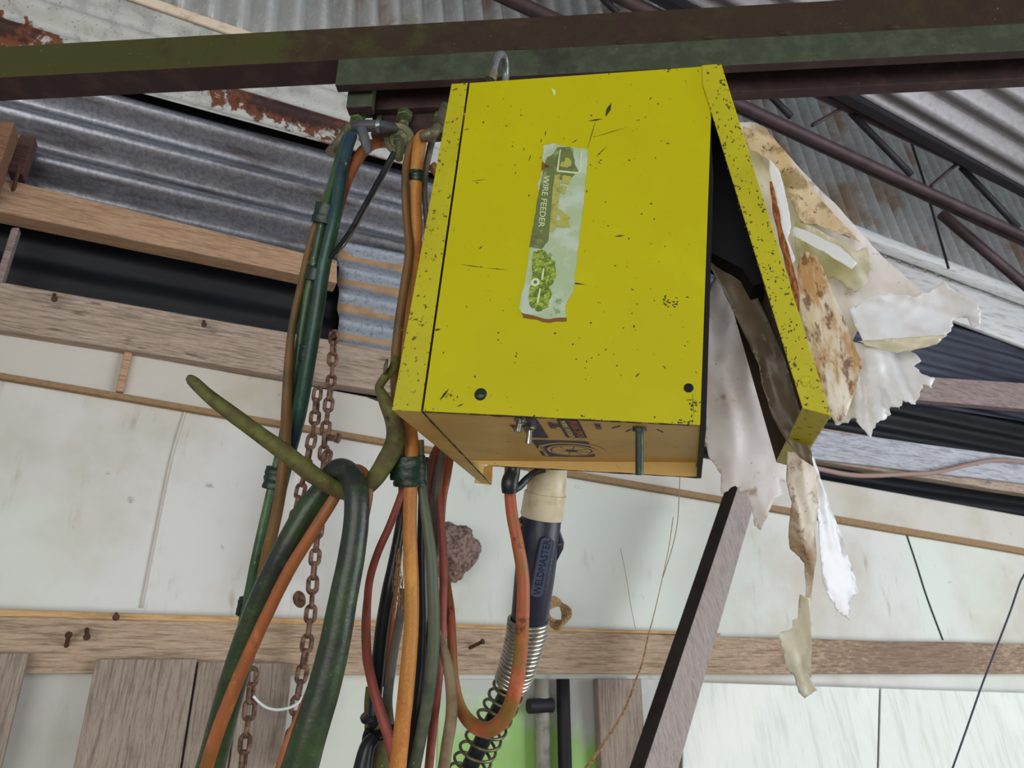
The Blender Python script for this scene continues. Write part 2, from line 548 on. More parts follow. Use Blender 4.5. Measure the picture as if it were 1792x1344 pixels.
m_spring = mat('spring_steel', S(172, 168, 158), .3, .85, [L(S(110, 104, 88), 60, .5, .65, .7)])
m_spring_old = mat('tarnished_spring', S(112, 110, 84), .4, .6, [L(S(70, 76, 50), 50, .45, .65, .8)])
m_nest = mat('mud_nest', S(138, 116, 106), .95, 0, [L(S(76, 60, 54), 90, .45, .6, .8)], bump=1.0, bs=160)
m_twine = mat('twine', S(160, 128, 88), .9, 0, [L(S(110, 84, 54), 200, .45, .6, .8)])
m_wire = mat('thin_wire', S(70, 76, 92), .6)
m_web = mat('web_thread', S(150, 138, 120), .9)
m_poly = mat('dirty_plastic', S(246, 242, 241), .38, 0, [
    L(S(120, 66, 30), 60, .47, .53, .95, ctr=tuple(at(1562, 514, .915)), rad=(.04, .03, .016), rot=(0, -.4, 0)),
    L(S(120, 66, 36), 60, .47, .53, .95, ctr=tuple(at(1362, 272, 1.0)), rad=(.012, .03, .035), rot=(0, -.6, 0)),
    L(S(218, 198, 178), 7, .46, .7, .6), L(S(178, 136, 90), 26, .62, .72, .6), L(S(150, 112, 76), 120, .66, .72, .7),
    L(S(196, 156, 104), 14, .45, .62, .8, ctr=tuple(at(1335, 250, .98)), rad=.06), L(S(132, 104, 62), 40, .47, .58, .9, ctr=tuple(at(1405, 345, .98)), rad=.045)],
    bump=.22, bs=34, trans=.45, spec=.5)
m_poly_brown = mat('stained_plastic', S(226, 214, 196), .45, 0, [
    L(S(190, 146, 84), 44, .44, .58, .9, (1, 1, 3.4), det=9, dist=.4), L(S(120, 72, 28), 90, .52, .62, .8, (1, 1, 2), det=9), L(S(232, 228, 222), 12, .52, .62, .9, (.5, .5, 1.6))],
    bump=.25, bs=60, trans=.25)
m_poly_speck = mat('speckled_plastic', S(226, 216, 202), .45, 0, [
    L(S(170, 136, 92), 18, .44, .62, .75, (.6, .6, 1.8)), L(S(130, 96, 60), 90, .55, .65, .7), L(S(240, 236, 230), 120, .62, .7, .7)],
    bump=.2, bs=50, trans=.35)
m_poly_white = mat('white_plastic', S(238, 240, 244), .35, 0, [
    L(S(214, 204, 196), 9, .5, .72, .5), L(S(150, 120, 90), 90, .68, .74, .7)], bump=.22, bs=38, trans=.35, spec=.5)
m_poly_dark = mat('grimy_plastic', S(128, 114, 92), .4, 0, [
    L(S(98, 84, 68), 8, .42, .62, .8), L(S(160, 166, 130), 30, .64, .7, .5), L(S(70, 52, 44), 100, .66, .72, .6)], bump=.15, bs=16, trans=.2, spec=.5)
m_poly_green = mat('yellowed_plastic', S(228, 224, 204), .35, 0, [
    L(S(200, 194, 164), 14, .45, .65, .7), L(S(222, 226, 214), 20, .58, .7, .7)], bump=.2, bs=20, trans=.35, spec=.6)
m_floor = mat('earth_floor', S(150, 128, 100), .95, 0, [L(S(110, 92, 70), 4, .4, .65, .8)], bump=.5, bs=20)
m_greenglow = mat('green_glow_sheet', S(178, 180, 176), .5, 0, [L(S(140, 190, 88), 3.0, .44, .62, .9, ctr=tuple(W(980, 1370)), rad=(.75, .5, .30), rot=TROT), L(S(206, 218, 198), 7, .55, .7, .5)])  # green glow from outside painted into the lower part of the sheet
m_pipe = mat('grey_pipe', S(150, 148, 136), .5, 0, [L(S(110, 108, 96), 20, .45, .65, .8)])

# ============================================================ SETTING
# ------------ back wall lining, on the wall plane


def ext(p0, p1, x):
    """pixel on the line p0-p1 at the given x"""
    return (x, p0[1]+(p1[1]-p0[1])*(x-p0[0])/(p1[0]-p0[0]))


XL, XR = -260, 2150


def prism_on_wall(quad, off, thick, name, m, parent=None, bevel=0.0, wob=0.0, cuts=24):
    """quad: top-left, top-right, bottom-right, bottom-left pixels of its front face on the plane 'off' out of the wall"""
    P = [W(p[0], p[1], off) for p in quad]
    vs, fs = [], []
    for i in range(cuts+1):
        t = i/cuts
        a = P[0].lerp(P[1], t)
        b = P[3].lerp(P[2], t)
        if wob:
            s = (a-W0).dot(T)
            a = a + ZV*wob*noise.noise(V((s*2.3, 1.7, quad[0][1]))) + N*wob*.3*noise.noise(V((s*3.1, 7, 1)))
            b = b + ZV*wob*.7*noise.noise(V((s*2.1, 9.7, quad[0][1])))
        vs += [a, b, b-N*thick, a-N*thick]
    for i in range(cuts):
        k = i*4
        for j in range(4):
            j2 = (j+1) % 4
            fs.append((k+j, k+j2, k+4+j2, k+4+j))
    fs.append((3, 2, 1, 0))
    k = cuts*4
    fs.append((k, k+1, k+2, k+3))
    o = link_mesh(name, vs, fs, m, parent, False)
    fix(o)
    if bevel:
        b = o.modifiers.new('bevel', 'BEVEL')
        b.width = bevel
        b.segments = 2
        b.limit_method = 'ANGLE'
        b.angle_limit = math.radians(50)
    return o


LT = ((0, 578), (1430, 838))       # top edge of the white lining
LC = ((0, 652), (1792, 959))       # cover batten
# lining from its top edge down to the floor
a, b = W(*ext(*LT, XL)), W(*ext(*LT, XR))
mb = MB()
fl = [V((p.x, p.y, 0)) for p in (b, a)]
mb.hexa([a, b, fl[0], fl[1]], [p-N*.02 for p in (a, b, fl[0], fl[1])])
struct(mb.build('wall_back', m_white))
# the strip over the batten is a separate, dustier sheet standing a little proud
q = [ext(*LT, XL), ext(*LT, XR), (XR, ext(*LC, XR)[1]+2), (XL, ext(*LC, XL)[1]+2)]
struct(prism_on_wall(q, .012, .011, 'trim_1', m_white_dusty, bevel=.004))
q = [ext(*LC, XL), ext(*LC, XR), (XR, ext(*LC, XR)[1]+11), (XL, ext(*LC, XL)[1]+9)]
struct(prism_on_wall(q, .026, .024, 'trim_2', m_batten, wob=.003, bevel=.002))

PITCHC = .098


def corr_wall(name, tl, tr, br, bl, off, amp, m, m2=None, pitch=.098):
    """corrugated sheet, flutes along the wall; corner pixels on the plane 'off'"""
    c = [sz(W(p[0], p[1], off)) for p in (tl, tr, br, bl)]
    zmin = min(p[1] for p in c)
    zmax = max(p[1] for p in c)
    ns, nz = 40, int((zmax-zmin)/pitch*10)
    vs, fs, mi = [], [], []
    for i in range(ns+1):
        t = i/ns
        zt = c[0][1]+(c[1][1]-c[0][1])*t
        zb = c[3][1]+(c[2][1]-c[3][1])*t
        st = c[0][0]+(c[1][0]-c[0][0])*t
        sb = c[3][0]+(c[2][0]-c[3][0])*t
        for j in range(nz+1):
            u = j/nz
            z = zb+(zt-zb)*u
            s = sb+(st-sb)*u
            o = off+amp*math.sin(2*math.pi*z/pitch)+.003*noise.noise(V((s*1.5, z*3, 2)))
            vs.append(wp(s, z, o))
    for i in range(ns):
        for j in range(nz):
            k = i*(nz+1)+j
            fs.append((k, k+nz+1, k+nz+2, k+1))
            z = vs[k].z
            ph = (z/pitch) % 1
            mi.append(1 if (m2 and .66 < ph < .87) else 0)
    o = link_mesh(name, vs, fs, [m, m2] if m2 else m, None, True)
    for p, k in zip(o.data.polygons, mi):
        p.material_index = k
    sm = o.modifiers.new('thick', 'SOLIDIFY')
    sm.thickness = .001
    return o


LE = ((258, 0), (1600, 462))       # eave line (top of the horizontal sheets)
LS = ((231, 167), (569, 258))      # lap between the pale and the dark sheet
ev = lambda x: ext(*LE, x)
ls = lambda x: ext(*LS, x)
# pale rusty sheet, left part of the wall
struct(corr_wall('wall_back_pale_iron', ev(XL), ev(1250), ls(1250), ls(XL), -.03, .024, m_galv_white, pitch=.118))
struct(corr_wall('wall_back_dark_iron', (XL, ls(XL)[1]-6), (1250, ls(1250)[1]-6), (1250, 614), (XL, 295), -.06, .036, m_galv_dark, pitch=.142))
struct(corr_wall('wall_back_shaded_iron', (XL, 330), (592, 430), (592, 640), (XL, 600), -.10, .008, m_galv_shaded))
struct(corr_wall('wall_back_bright_iron', (592, 425), (1260, 560), (1260, 730), (592, 622), -.028, .015, m_galv_bright, m_rust_stripe))
struct(corr_wall('wall_back_right_iron', (1150, 430), (XR, 700), (XR, 1000), (1150, 860), -.125, .018, m_galv_shaded))
m_galv_mid = mat('half_shaded_iron', S(66, 70, 84), .5, .2, [L(S(46, 48, 60), 3, .4, .65, .8, (1, .2, .1), TROT)])  # shade below the eave on the right put into this darker iron colour
struct(corr_wall('wall_back_half_shaded_iron', (1150, 380), (XR, 670), (XR, 795), (1150, 640), -.088, .018, m_galv_mid))
# dark blank behind everything, closing the wall
a, b = W(XL-200, ev(XL-200)[1], -.18), W(XR+300, ev(XR+300)[1], -.18)
mb = MB()
fl = [V((p.x, p.y, 1.2)) for p in (b, a)]
mb.hexa([a, b, fl[0], fl[1]], [p-N*.02 for p in (a, b, fl[0], fl[1])])
struct(mb.build('wall_back_outer', m_black))
# eave: pale cover strip on the left, round white purlin on the right
q = [(x, ev(x)[1]-8+y) for x, y in ((XL, 0), (900, 2))] + [(900, ev(900)[1]+10), (XL, ev(XL)[1]+6)]
struct(prism_on_wall(q, .012, .012, 'trim_3', mat('cream_strip', S(222, 204, 180), .6, 0, [L(S(160, 136, 112), 20, .5, .7, .7)]), bevel=.003))
pa, pb = W(1230, ext((1560, 443), (1792, 530), 1230)[1], .0), W(XR, ext((1560, 443), (1792, 530), XR)[1], .0)
pts = [pa.lerp(pb, i/30) for i in range(31)]
pts = [p+N*.035 for p in pts]
vs, fs = tube_data(pts, [.040]*31, 20, .08)
tag(link_mesh('round_purlin', vs, fs, m_purlin), 'white round purlin running along under the ribbed sheets', 'purlin')
LQ = ((1590, 492), (1792, 572))
q = [ext((1590, 462), (1792, 535), 1230), ext((1590, 462), (1792, 535), XR), ext((1590, 530), (1792, 606), XR), ext((1590, 530), (1792, 606), 1230)]
tag(prism_on_wall(q, -.03, .03, 'gutter_board', m_purlin, bevel=.01, wob=.006), 'bluish white gutter board just below the round purlin', 'board')

# ------------ ribbed sheets above the eave (flutes rise)
rdir = ray(650, -1900).normalized()
E0 = W(449, 53, -.05)
E0s = (E0-W0).dot(T)


def ribbed(name, px0, px1, lift):
    s0, s1 = [(W(x, ev(x)[1]+8, -.05+lift)-W0).dot(T) for x in (px0, px1)]
    p0, p1 = W(px0, ev(px0)[1]+8, -.05+lift), W(px1, ev(px1)[1]+8, -.05+lift)
    pn = T.cross(rdir).normalized()
    if pn.dot(N) < 0:
        pn = -pn
    n = int((s1-s0)/PITCHC*10)
    vs, fs = [], []
    for i in range(n+1):
        t = i/n
        b = p0.lerp(p1, t)
        s = s0+(s1-s0)*t
        o = .030*math.sin(2*math.pi*s/PITCHC)
        for j in range(13):
            vs.append(b+rdir*(2.6*j/12-.02)+pn*o)
    for i in range(n):
        for j in range(12):
            k = i*13+j
            fs.append((k, k+13, k+14, k+1))
    ob = link_mesh(name, vs, fs, m_rib, None, True)
    sm = ob.modifiers.new('thick', 'SOLIDIFY')
    sm.thickness = .001
    return struct(ob)


xs = [-200, 300, 733, 1180, 1420, 1560, 1668, 1800, 2100]
for i in range(len(xs)-1):
    ribbed('wall_gable', xs[i]-3, xs[i+1]+3, (i % 2)*.004)
# ceiling: roof iron, flutes along the wall, rising towards the viewer
ca, cb = W(1212-900, ext((1475, 150), (1792, 326), 312)[1], .7), W(2200, ext((1475, 150), (1792, 326), 2200)[1], .7)
ca, cb = W(1475, 150, .7), W(1792, 326, .7)
zc = (ca.z+cb.z)/2
sa, sb = (ca-W0).dot(T), (cb-W0).dot(T)
dz = (cb.z-ca.z)/(sb-sa)
print('ceiling z', ca.z, cb.z, 's', sa, sb)
vs, fs = [], []
NC = 460
for i in range(2):
    s = (-4.5, 9.0)[i]
    for j in range(NC+1):
        u = j/NC*4.4
        vs.append(wp(s, ca.z+dz*(s-sa)+u*.16+.019*math.sin(2*math.pi*u/PITCHC), .7+u))
for j in range(NC):
    fs.append((j, j+1, NC+2+j, NC+1+j))
o = link_mesh('ceiling', vs, fs, m_roof, None, True)
sm = o.modifiers.new('thick', 'SOLIDIFY')
sm.thickness = .001
struct(o)
# upper roof piece closing the gap over the ribbed wall
mb = MB()
p = [wp(-4.5, ca.z+.75-dz*(4.5+sa), -.9), wp(9, ca.z+.75+dz*(9-sa), -.9), wp(9, ca.z+.02+dz*(9-sa), .74), wp(-4.5, ca.z+.02-dz*(4.5+sa), .74)]
# floor
mb = MB()
mb.box((-6, -5, -.1), (16, 0, 0), (0, 14, 0), (0, 0, .1))
struct(mb.build('floor', m_floor))

# ============================================================ TIMBERS ON THE WALL


def rail(name, top, bot, off, thick, m, label, x0=XL, x1=XR, wob=.006, cat='timber rail'):
    q = [ext(*top, x0), ext(*top, x1), ext(*bot, x1), ext(*bot, x0)]
    return tag(prism_on_wall(q, off, thick, name, m, bevel=.004, wob=wob, cuts=36), label, cat)


rail('timber_rail', ((0, 312), (590, 456)), ((0, 369), (590, 494)), .05, .065, W1, 'warm brown sawn rail, topmost on the left of the wall', x1=590)
rail('timber_rail', ((0, 492), (1453, 750)), ((0, 577), (1430, 806)), .05, .052, W2, 'long grey weathered rail just above the white lining, running behind the yellow box')
rail('timber_rail', ((1500, 651), (1792, 670)), ((1500, 689), (1792, 716)), .0, .05, W5, 'pinkish rail in the dark gap right of the torn plastic', x0=1230)
rail('timber_rail', ((0, 1079), (1792, 1127)), ((0, 1180), (1792, 1179)), .05, .05, W3, 'lowest and widest weathered rail crossing the whole picture')
rail('timber_rail', ((0, 1065), (1262, 1108)), ((0, 1081), (1262, 1112)), .046, .04, WP, 'thin golden pine strip lying on top of the lowest rail', x1=1262, wob=.002, cat='strip')
# bright bluish plank over the right end of the long rail
rail('timber_plank', ((1430, 752), (1792, 800)), ((1430, 803), (1792, 846)), .075, .02, W4, 'bluish grey knotty plank on the right, in front of the long rail', x0=1330, wob=.004, cat='plank')
# post at far left
mb = MB()


def wall_box(x0, y0, x1, y1, off, thick, name, m, label=None, cat='timber', parent=None, top=None, bot=None):
    """upright piece: left/right pixel x at its top (y0) with plumb sides"""
    a = sz(W(x0, y0, off))
    b = sz(W(x1, y0, off))
    zb = sz(W(x0, y1, off))[1]
    m_ = MB()
    m_.hexa([wp(a[0], a[1], off), wp(b[0], b[1], off), wp(b[0], zb, off), wp(a[0], zb, off)],
            [wp(a[0], a[1], off-thick), wp(b[0], b[1], off-thick), wp(b[0], zb, off-thick), wp(a[0], zb, off-thick)])
    o = m_.build(name, m, parent, bevel=.003)
    if label:
        tag(o, label, cat)
    return o


wall_box(20, 398, 34, 500, .02, .03, 'timber_post', W5, 'short pinkish post end between the two left rails at the picture edge', 'post')
wall_box(-80, 213, 26, 318, .13, .07, 'timber_block', wood('timber_block_brown', S(136, 100, 78), S(88, 62, 50), S(166, 130, 108)), 'brown timber block standing on the topmost left rail', 'block')
wall_box(34, 236, 62, 303, .03, .05, 'timber_block', wood('timber_maroon', S(96, 70, 66), S(60, 42, 40), S(120, 92, 86)), 'small maroon block behind the brown block at the left edge', 'block')
wall_box(221, 600, 235, 686, .03, .02, 'timber_peg', W1, 'small brown upright peg between long rail and cover batten', 'peg')
# vertical boards lower left
GB = 'old boards nailed to the lowest rail'
for (x0, x1, y0, off, lab) in ((-70, 50, 1143, .08, 'narrow weathered board at the far left bottom corner'),
                               (168, 345, 1153, .075, 'widest upright grey board under the lowest rail'),
                               (348, 424, 1158, .072, 'upright grey board right of the widest board, behind the hoses'),
                               (426, 512, 1160, .078, 'upright grey board behind the hanging chain')):
    wall_box(x0, y0, x1, 1620, off, .02, 'wall_board', WV, lab, 'board')['group'] = GB
# right lower: leaning pale sheets, dark ledge
a, b, c, d = W(1195, 1193, .05), W(XR, 1224, .05), W(XR, 1700, .13), W(1195, 1700, .13)
for k, (t0, t1) in enumerate(((0, .268), (.271, 1))):
    mb = MB()
    p = [a.lerp(b, t0), a.lerp(b, t1), d.lerp(c, t1+.0), d.lerp(c, t0)]
    mb.hexa(p, [x-N*.006 for x in p])
    tag(mb.build('leaning_sheet', m_white_clean, bevel=.002),
        ('pale sheet leaning below the lowest rail, beside the diagonal brace', 'long pale sheet leaning below the lowest rail at the right corner')[k], 'sheet')
# seams
m_seam = mat('seam', S(110, 104, 96), .8)
m_seamd = mat('crack', S(44, 50, 58), .8)


def strip(name, pts, off, wpx, m, thick=.002):
    P = [W(x, y, off) for x, y in pts]
    vs, fs = tube_data(spline(P, 5), [wpx]*(5*(len(P)-1)+1), 8, 0)
    return link_mesh(name, vs, fs, m)


struct(strip('trim_4', [(330, 700), (300, 800), (275, 920), (247, 1064)], .002, .0035, m_white_dusty))
struct(strip('trim_5', [(1583, 925), (1603, 985), (1622, 1045), (1650, 1120)], .002, .0035, m_seamd))
# two pipes, board and sheet with a green glow in its colour below the rail, middle
o = wall_box(770, 1188, 1158, 1640, .004, .003, 'green_sheet', m_greenglow, 'pale sheet coloured with a bright green glow below the rail, middle', 'sheet')
for x, r, lab, mm in ((948, .022, 'grey upright pipe under the rail, behind the spring', m_pipe), (985, .02, 'dark mossy upright pipe just right of the grey pipe', m_lath)):
    pa = W(x, 1188, .035)
    vs, fs = tube_data([V((pa.x, pa.y, pa.z-1.2*i/12)) for i in range(13)], [r]*13, 16, .05)
    tag(link_mesh('upright_pipe', vs, fs, mm), lab, 'pipe')
cl = MB()
cyl(cl, W(925, 1236, .05), W(966, 1234, .05), .02)
tag(cl.build('pipe_clamp', m_lath, smooth=True, auto=40), 'dark clamp around the grey upright pipe', 'clamp')
wall_box(1046, 1188, 1122, 1640, .05, .03, 'wall_board', WV, 'upright dusty board below the rail, left of the diagonal brace', 'board')
# diagonal brace
def brace():
    m_ = MB()
    off = .30
    fr = [W(1293, 845, off), W(1331, 845, off), W(1172, 1400, off), W(1108, 1400, off)]
    vs = []
    bk = [p-N*.05-T*.012 for p in fr]
    m_.hexa(fr, bk)
    o = link_mesh('diagonal_brace', m_.v, m_.f, [WB, m_brace_edge], None, False)
    fix(o)
    for p in o.data.polygons:
        if (o.location+p.center - (fr[0]+fr[3]+bk[0]+bk[3])/4).length < .03:
            p.material_index = 1
    bv = o.modifiers.new('bevel', 'BEVEL')
    bv.width = .002
    return tag(o, 'grey timber brace slanting down from the torn plastic to the bottom edge', 'brace')


brace()
# nails in the timbers
for i, (x, y, dx, dy, off, lab) in enumerate((
        (152, 1100, 0, 14, .055, 'thick rusty nail in the lowest rail, nearest to the left edge but one'),
        (116, 1132, 4, -20, .055, 'bent rusty nail in the lowest rail, nearest to the left edge'),
        (820, 1135, 24, -12, .055, 'slanting nail in the lowest rail right of the hoses'),
        (22, 337, 12, -46, .055, 'long bent nail standing on the topmost rail'),
        (95, 515, 0, 8, .06, 'nail head near the left end of the long rail'),
        (357, 562, 0, 6, .06, 'square nail head in the middle of the long rail'),
        (203, 1074, 0, 6, .052, 'dark nail head on the golden pine strip'))):
    p = W(x, y, off-.01)
    q = W(x+dx, y+dy, off+.03)
    mb = MB()
    cyl(mb, p, q, .004 if i > 3 else .005, seg=10)
    cyl(mb, q, q+(q-p).normalized()*.004, .008, seg=10)
    tag(mb.build('nail', m_nail, smooth=True, auto=40), lab, 'nail', 'nails in the wall timbers')

# ============================================================ TRUSS (open web, parallel with the wall)
tr = thing('roof_truss', W(1440, 215, .62), 'maroon open web steel truss crossing the upper right', 'truss')


def chord(p0, p1, off, wpx, m, name, x0, x1):
    a, b = W(*ext(p0, p1, x0), off), W(*ext(p0, p1, x1), off)
    pts = [a.lerp(b, i/20) for i in range(21)]
    vs, fs = tube_data(pts, [wpx]*21, 10, .04)
    return link_mesh(name, vs, fs, m, tr)


chord((1282, 177), (1792, 413), .62, .020, m_truss, 'lower_chord', 820, 2100)
chord((1282, 186), (1792, 425), .57, .017, m_truss, 'lower_chord', 820, 2100)
chord((1420, 156), (1792, 334), .62, .024, m_truss, 'upper_chord', 1000, 2100)
mb = MB()
a, b = W(900, ext((1475, 165), (1792, 334), 900)[1], .66), W(2100, ext((1475, 165), (1792, 334), 2100)[1], .66)
mb.hexa([a, b, b-ZV*.05, a-ZV*.05], [p+N*.035 for p in (a, b, b-ZV*.05, a-ZV*.05)])
tag(mb.build('roof_purlin', m_lath), 'dark purlin carrying the edge of the roof iron above the truss', 'purlin')
a, b = W(900, ext((1490, 150), (1792, 312), 900)[1], .70), W(2100, ext((1490, 150), (1792, 312), 2100)[1], .70)
for (x0, y0, x1, y1, r, m) in ((1338, 157, 1385, 205, .013, m_lath), (1422, 219, 1478, 187, .008, m_truss), (1488, 196, 1595, 306, .014, m_lath),
                               (1630, 325, 1674, 287, .008, m_truss), (1682, 292, 1782, 398, .014, m_lath), (1050, -8, 1080, 22, .012, m_lath), (1850, 420, 1890, 380, .008, m_truss)):
    vs, fs = tube_data([W(x0, y0, .61), W((x0+x1)/2, (y0+y1)/2, .61), W(x1, y1, .61)], [r]*3, 10)
    link_mesh('web_bar', vs, fs, m, tr)
vs, fs = tube_data([W(1648, 375, .45).lerp(W(1960, 640, .45), i/10) for i in range(11)], [.024]*11, 12, .04)
tag(link_mesh('steel_tie', vs, fs, m_truss), 'dark steel tie splitting off below the truss towards the right edge', 'tie')
o = strip('thin_cable', [(1594, 247), (1617, 318), (1640, 400), (1660, 470)], .3, .006, m_lath)
tag(o, 'thin black cable hanging over the ribbed sheets behind the truss', 'cable')

# ============================================================ STEEL BEAMS
BA = math.radians(3.7)
BD = V((math.cos(BA), -math.sin(BA), 0))      # along beam
BN = V((math.sin(BA), math.cos(BA), 0))       # away from viewer
B0 = at(600, 104, 1.17)


def bhit_z(px, py, o=0):
    P = hit(px, py, B0+BN*o, BN)
    return P.z


def bhit_o(px, py, z):
    P = hit(px, py, V((0, 0, z)), ZV)
    return (P-B0).dot(BN)


def beam(name, px0, px1, o0, o1, z0, z1, mf, mu, parent=None, label=None):
    s0 = (hit(px0, 100, B0, BN)-B0).dot(BD)
    s1 = (hit(px1, 100, B0, BN)-B0).dot(BD)

    def P(s, o, z):
        p = B0+BD*s+BN*o
        p.z = z
        return p
    m_ = MB()
    m_.hexa([P(s0, o0, z0), P(s1, o0, z0), P(s1, o0, z1), P(s0, o0, z1)], [P(s0, o1, z0), P(s1, o1, z0), P(s1, o1, z1), P(s0, o1, z1)])
    o = link_mesh(name, m_.v, m_.f, [mf, mu], parent, False)
    fix(o)
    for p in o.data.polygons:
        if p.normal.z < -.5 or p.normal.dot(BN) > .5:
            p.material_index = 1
    b = o.modifiers.new('bevel', 'BEVEL')
    b.width = .0015
    b.segments = 2
    if label:
        tag(o, label, 'beam')
    return o


zb1 = B0.z
zt1 = bhit_z(600, 48)
w1 = bhit_o(600, 147, zb1)
beam('steel_beam', -1800, 4200, 0, w1, zb1, zt1, m_beam, m_beam_under, None, 'brown mossy square steel beam crossing the whole top')
zc2 = bhit_z(600, 150)
w2 = bhit_o(600, 162, zc2)
print('beam', zb1, zt1, w1, zc2, w2)
ch = thing('steel_channel', B0+V((0, 0, -.02)), 'green mossy steel channel under the right part of the beam, above the yellow box', 'channel')
beam('web', 593, 4200, -.002, w2, zc2, zb1-.001, m_chan, m_beam_under, ch)
zl = zc2-.004
beam('flange', 600, 4200, w2+.036, w2+.056, zc2-.004, zb1-.001, m_beam_under, m_beam_under, ch)
for px in (912, 1090, 1240, 1372, 1562):
    mb = MB()
    py = 102-(px-600)*.0565
    q_ = hit(px, py, B0, BN)
    lathe(mb, [(-.012, .001), (-.008, .004), (.0, .0055), (.008, .004), (.012, .001)], q_+BN*.001, BD, 12)
    mb.build('weld_bead', m_beam, ch, smooth=True)
# bracket plate behind the bolts
beam('bracket_plate', 606, 650, w2+.01, w2+.03, zc2-.022, zb1, m_chan, m_beam_under, None, 'green bracket plate at the left end of the channel')
beam('hanger_angle', 640, 800, w2+.05, w2+.075, zc2-.045, zc2-.004, m_beam_under, m_beam_under, None, 'maroon angle iron behind the three eye bolts')

# ============================================================ YELLOW WIRE FEEDER BOX
BO = V((-0.08073568, 0.7257276, 2.33223068))
BX = V((0.96778462, -0.21570522, -0.12986215))
BY = V((0.22158118, 0.97460128, 0.0324673))
BZ = V((0.11956045, -0.06019636, 0.99100035))
BW, BH = .33636, .45779


def bl(x, y, z):
    return BO+BX*x+BY*y+BZ*z


def bloc(P):
    d = P-BO
    return V((d.dot(BX), d.dot(BY), d.dot(BZ)))


def bfront(px, py, y=0.0):
    return hit(px, py, bl(0, y, 0), BY)


def plate(name, P, nrm, th, m, parent, bevel=0.0, smooth=False):
    """flat polygon given by world points, thickness towards nrm"""
    n = len(P)
    vs = [V(p) for p in P]+[V(p)+nrm*th for p in P]
    fs = [tuple(range(n))[::-1], tuple(n+i for i in range(n))]
    for i in range(n):
        j = (i+1) % n
        fs.append((i, j, n+j, n+i))
    o = link_mesh(name, vs, fs, m, parent, smooth)
    fix(o)
    if bevel:
        b = o.modifiers.new('bevel', 'BEVEL')
        b.width = bevel
        b.segments = 2
        b.limit_method = 'ANGLE'
    return o


def rough_outline(pts, amp, n=4, seed=0):
    rnd = random.Random(seed)
    out = []
    for i, p in enumerate(pts):
        q = pts[(i+1) % len(pts)]
        for k in range(n):
            t = k/n
            a = 0 if k == 0 else amp
            out.append((p[0]+(q[0]-p[0])*t+rnd.uniform(-a, a), p[1]+(q[1]-p[1])*t+rnd.uniform(-a, a)))
    return out


box = thing('wire_feeder', bl(BW/2, .1, -BH), 'yellow steel wire feeder box hanging open from the beam, with a peeling label', 'wire feeder')
xs_ = bloc(bfront(738, 722)).x      # seam between the side frame and the cover
xt_ = bloc(bfront(820, 146)).x
DB = bloc(hit(1226, 834, bl(0, 0, -BH), BZ)).y
print('box depth', DB, xs_, xt_)
# cover: front plate with returns
mb = MB()
g = .0012
c4 = [bl(xt_+g, 0, 0), bl(BW, 0, 0), bl(BW, 0, -BH), bl(xs_+g, 0, -BH)]
mb.hexa(c4, [p+BY*.0016 for p in c4])
cov = mb.build('cover', m_yellow, box, bevel=.0006)
mb = MB()          # top return
mb.hexa([bl(xt_+g, .001, 0), bl(BW, .001, 0), bl(BW, .001, -.0016), bl(xt_+g, .001, -.0016)],
        [bl(xt_+g, DB, 0), bl(BW, DB, 0), bl(BW, DB, -.0016), bl(xt_+g, DB, -.0016)])
mb.build('top_panel', m_yellow_worn, box)
# side frame strip on the left: front flange + underside strip with cream end
mb = MB()
c4 = [bl(0, -.0008, 0), bl(xt_-g, -.0008, 0), bl(xs_-g, -.0008, -BH), bl(0, -.0008, -BH)]
mb.hexa(c4, [p+BY*.0018 for p in c4])
mb.build('side_frame', m_yellow_worn, box, bevel=.0012)
DS = bloc(hit(832, 845, bl(0, 0, -BH), BZ)).y
mb = MB()
XE = bloc(hit(861, 849, bl(0, 0, -BH), BZ)).x
mb.hexa([bl(0, .001, -BH), bl(xs_-g, .001, -BH), bl(xs_-g, .001, -BH+.002), bl(0, .001, -BH+.002)],
        [bl(0, DS, -BH), bl(XE, DS, -BH), bl(XE, DS, -BH+.002), bl(0, DS, -BH+.002)])
mb.hexa([bl(0, .001, -BH), bl(.0016, .001, -BH), bl(.0016, .001, 0), bl(0, .001, 0)],
        [bl(0, DS, -BH), bl(.0016, DS, -BH), bl(.0016, DS, 0), bl(0, DS, 0)])
mb.build('side_frame_return', m_tan, box)
mb = MB()
q = [bfront(px, py, DS-.001) for px, py in ((836, 820), (863, 811), (861, 849), (829, 845))]
mb.hexa(q, [p+BY*.002 for p in q])
mb.build('frame_end_tab', m_cream, box, bevel=.001)
# floor panel, sloping up to the back, and the lip that drops from it
FL, FR = bl(xs_+g, .0016, -BH+.0006), bl(BW, .0016, -BH+.0006)
KL, KR = bfront(819, 806, DB), bfront(1224, 809, DB)
HL, HR = bfront(862, 815, DB), bfront(1226, 836, DB)
mb = MB()
for o_ in (0, .0016):
    mb.add([(FL.lerp(FR, i/12)).lerp(KL.lerp(KR, i/12), j/8)+BZ*o_ for i in range(13) for j in range(9)],
           [(i*9+j, i*9+j+9, i*9+j+10, i*9+j+1) for i in range(12) for j in range(8)])
floorp = link_mesh('floor_panel', mb.v, mb.f, m_tan, box, True)
FC = (FL+FR+KR+KL)/4
FN = ((FR+KR)-(FL+KL)).cross((KL+KR)-(FL+FR)).normalized()
if FN.dot(BZ) > 0:
    FN = -FN
PW, PD = ((FR+KR)-(FL+KL)).length/2, ((KL+KR)-(FL+FR)).length/2


def bil(u, v):
    return (FL*(1-u)+FR*u)*(1-v)+(KL*(1-u)+KR*u)*v


def proj(P):
    d = P-EYE
    z = d.dot(FW)
    return 896+F*d.dot(RT)/z, 672-F*d.dot(UP)/z


